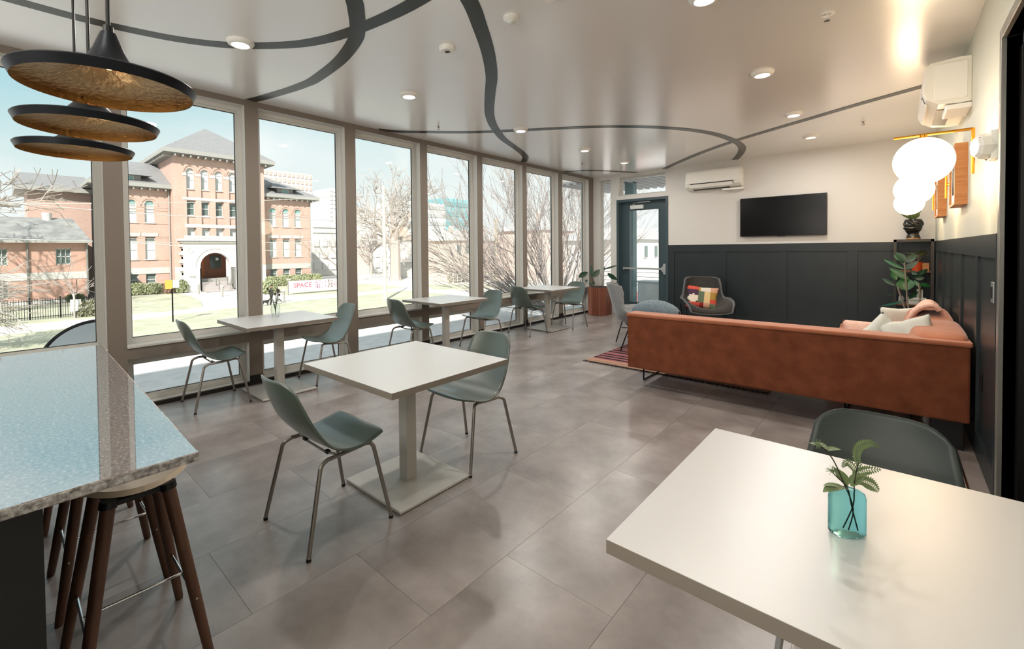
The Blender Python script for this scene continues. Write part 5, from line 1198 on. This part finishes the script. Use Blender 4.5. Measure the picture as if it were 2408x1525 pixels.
def house(label,X,p0,p1,ytop,yroof,mat,rm,depth=9):
    a=at(p0,ytop,X=X); b=at(p1,ytop,X=X); zr=at((p0+p1)/2,yroof,X=X).z; t=thing('house',label,'house',(X,(a.y+b.y)/2,G))
    MB().box(X-depth,X,a.y,b.y,G,a.z).build('walls',mat,t,world=True)
    MB().prism([(a.y-.5,a.z),(b.y+.5,a.z),((a.y+b.y)/2,zr)],X-depth-.4,X+.4,'x').build('roof',rm,t,world=True)
    for k in (.28,.7):
        f=MB().box(X,X+.1,a.y+(b.y-a.y)*k-.45,a.y+(b.y-a.y)*k+.45,a.z-2.0,a.z-.6).build('window',mHZ2,t,world=True)
        MB().box(X+.1,X+.14,a.y+(b.y-a.y)*k-.38,a.y+(b.y-a.y)*k+.38,a.z-1.9,a.z-.7).build('pane',mDPANE,f,world=True)
    MB().box(X-2,X-1.4,a.y+1,a.y+1.6,zr-1.4,zr+.5).build('chimney',M('hazy_brick',(.6,.5,.45),.9),t,world=True)
house('white house with a tan roof below the banded office',-70,1000,1052,562,545,mHZ,M('tan_roof',(.46,.36,.3),.9))
house('tan brick house with a pale roof behind the window post',-50,1064,1112,565,538,M('tan_brick',(.6,.5,.43),.9),mHZ)
house('red brick house behind the multi-stem tree, left part',-50,1142,1205,566,548,M('red_house',(.6,.46,.41),.9),mHZ2)
house('red brick house behind the multi-stem tree, right part',-40,1275,1400,540,505,M('red_house',(.6,.46,.41),.9),mHZ2)
house('pale two-storey house seen through the glazed door',-20,1500,1556,562,536,mHZ,mHZ2)
t=thing('site_wall','long low white wall beyond the driveway','wall',(-66,60,G)); MB().box(-66.3,-66,46,150,G,G+2.6).build('panel',M('white_wall',(.68,.66,.63),.8),t,world=True); MB().box(-66.35,-65.95,46,150,G+2.6,G+2.75).build('coping',mHZ2,t,world=True)
t=thing('wire_fence','grey wire fence with brush behind the lawn','fence',(-48.5,50,G)); m=MB()
for i in range(26): m.tube([(-48.5,45+i*.8,G),(-48.5,45+i*.8,G+1.5)],.04,4)
for z in (.3,.8,1.5): m.tube([(-48.5,45,G+z),(-48.5,65,G+z)],.03,4)
m.build('wire_mesh',mHZ2,t,world=True)['kind']='stuff'
m=MB()
for i in range(5): foliage(m,(-49.1,46+i*3.2,G+.7),(.5,1.8,.8),260,.2,0)
tag(m.build('brush',M('dry_brush',(.4,.37,.3),.9)),'dry brush along the grey wire fence','shrub',kind='stuff')
def car(label,x,y,rz,col):
    t=thing('car',label,'car',(x,y,G),rz)
    MB().prism([(-2.2,.35),(2.2,.35),(2.25,.75),(1.3,.95),(.75,1.45),(-1.6,1.45),(-2.1,.95)],-.88,.88,'y',.05).build('body',M('car_'+col[0],col[1],.3,spec=.7),t)
    MB().prism([(-1.55,.98),(1.15,.98),(.7,1.38),(-1.45,1.38)],-.89,.89,'y').build('side_windows',mDPANE,t)
    for a in (-1.35,1.4):
        for b in (-.8,.8): MB().lathe([(0,-.1),(.33,-.1),(.33,.1),(0,.1)],18).build('wheel',mRUBBER,t,rot=(PI/2,0,0),loc=(a,b,.33))
    MB().box(2.15,2.27,-.7,.7,.5,.68).build('grille',mDPANE,t)
    return t
car('white pickup-like car parked by the driveway',-31.0,38.2,R(120),('white',(.7,.7,.68)))
car('white car far off behind the multi-stem tree branches',-34,56,R(60),('white',(.7,.7,.68)))
car('red car half hidden by the tree near the planter leaves',-15.5,33.5,R(100),('red',(.55,.08,.08)))
car('silver car parked at the kerb below the far windows',-9.2,15.5,R(92),('silver',(.5,.5,.5)))
# ---------------- balcony outside the glazed door
bal=thing('balcony','steel balcony with railing, column and ribbed metal roof outside the glazed door','balcony',(-3.9,10.3,0))
MB().box(-6.2,1.5,YB+.2,11.6,-.22,-.03).build('deck',mHZ2,bal,world=True)
m=MB(); m.box(-6.2,1.5,YB+.25,11.5,3.02,3.06)
for i in range(40): m.box(-6.2+i*.19,-6.12+i*.19,YB+.25,11.5,2.98,3.02)
m.build('ribbed_roof',M('roof_deck_white',(.6,.57,.57),.6),bal,world=True)
MB().box(-4.80,-4.60,10.05,10.25,-.03,3.0).build('column',M('teal_steel',(.18,.28,.3),.5),bal,world=True)
m=MB().box(-4.45,1.4,11.36,11.44,1.02,1.075)
m.build('top_rail',mBLKM,bal,world=True)
for x in (-4.42,-2.6,-.8,1.2): MB().box(x-.035,x+.035,11.37,11.42,-.03,1.03).build('rail_post',mBLKM,bal,world=True)
for k in range(8): MB().tube([(-4.4,11.4,.12+k*.11),(1.3,11.4,.12+k*.11)],.011,5).build('rail_bar',mBLKM,bal,world=True)
for k in range(8): MB().tube([(-6.1,11.4,.12+k*.11),(-4.42,11.4,.12+k*.11)],.006,5).build('rail_bar',mBLKM,bal,world=True)
t=thing('balcony_box','white metal storage box on the balcony behind the glazed door','box',(-4.3,10.75,-.03)); MB().box(-.42,.28,-.2,.2,0,.62,.01).build('body',M('box_white','C9CDD0',.5),t); MB().box(-.44,.30,-.22,.22,.62,.66,.01).build('lid',M('box_white','C9CDD0',.5),t)
# ---------------- added fill lamps, without fixtures, in the unseen half of the room
for x,y in ((-.922,-.5),(-.922,-2.2),(-2.3,-1.5)): lamp('downlight_and_fill_lamp','AREA',(x,y,H-.02),FILL_DOWN,size=.16)  # unseen downward fill added to brighten the room

for x in (-1.9,-.6): lamp('fill_up_lamp','AREA',(x,YF+.25,2.0),FILL_UP,size=.5,rot=(R(150),0,0))  # unseen upward fill added to brighten the ceiling
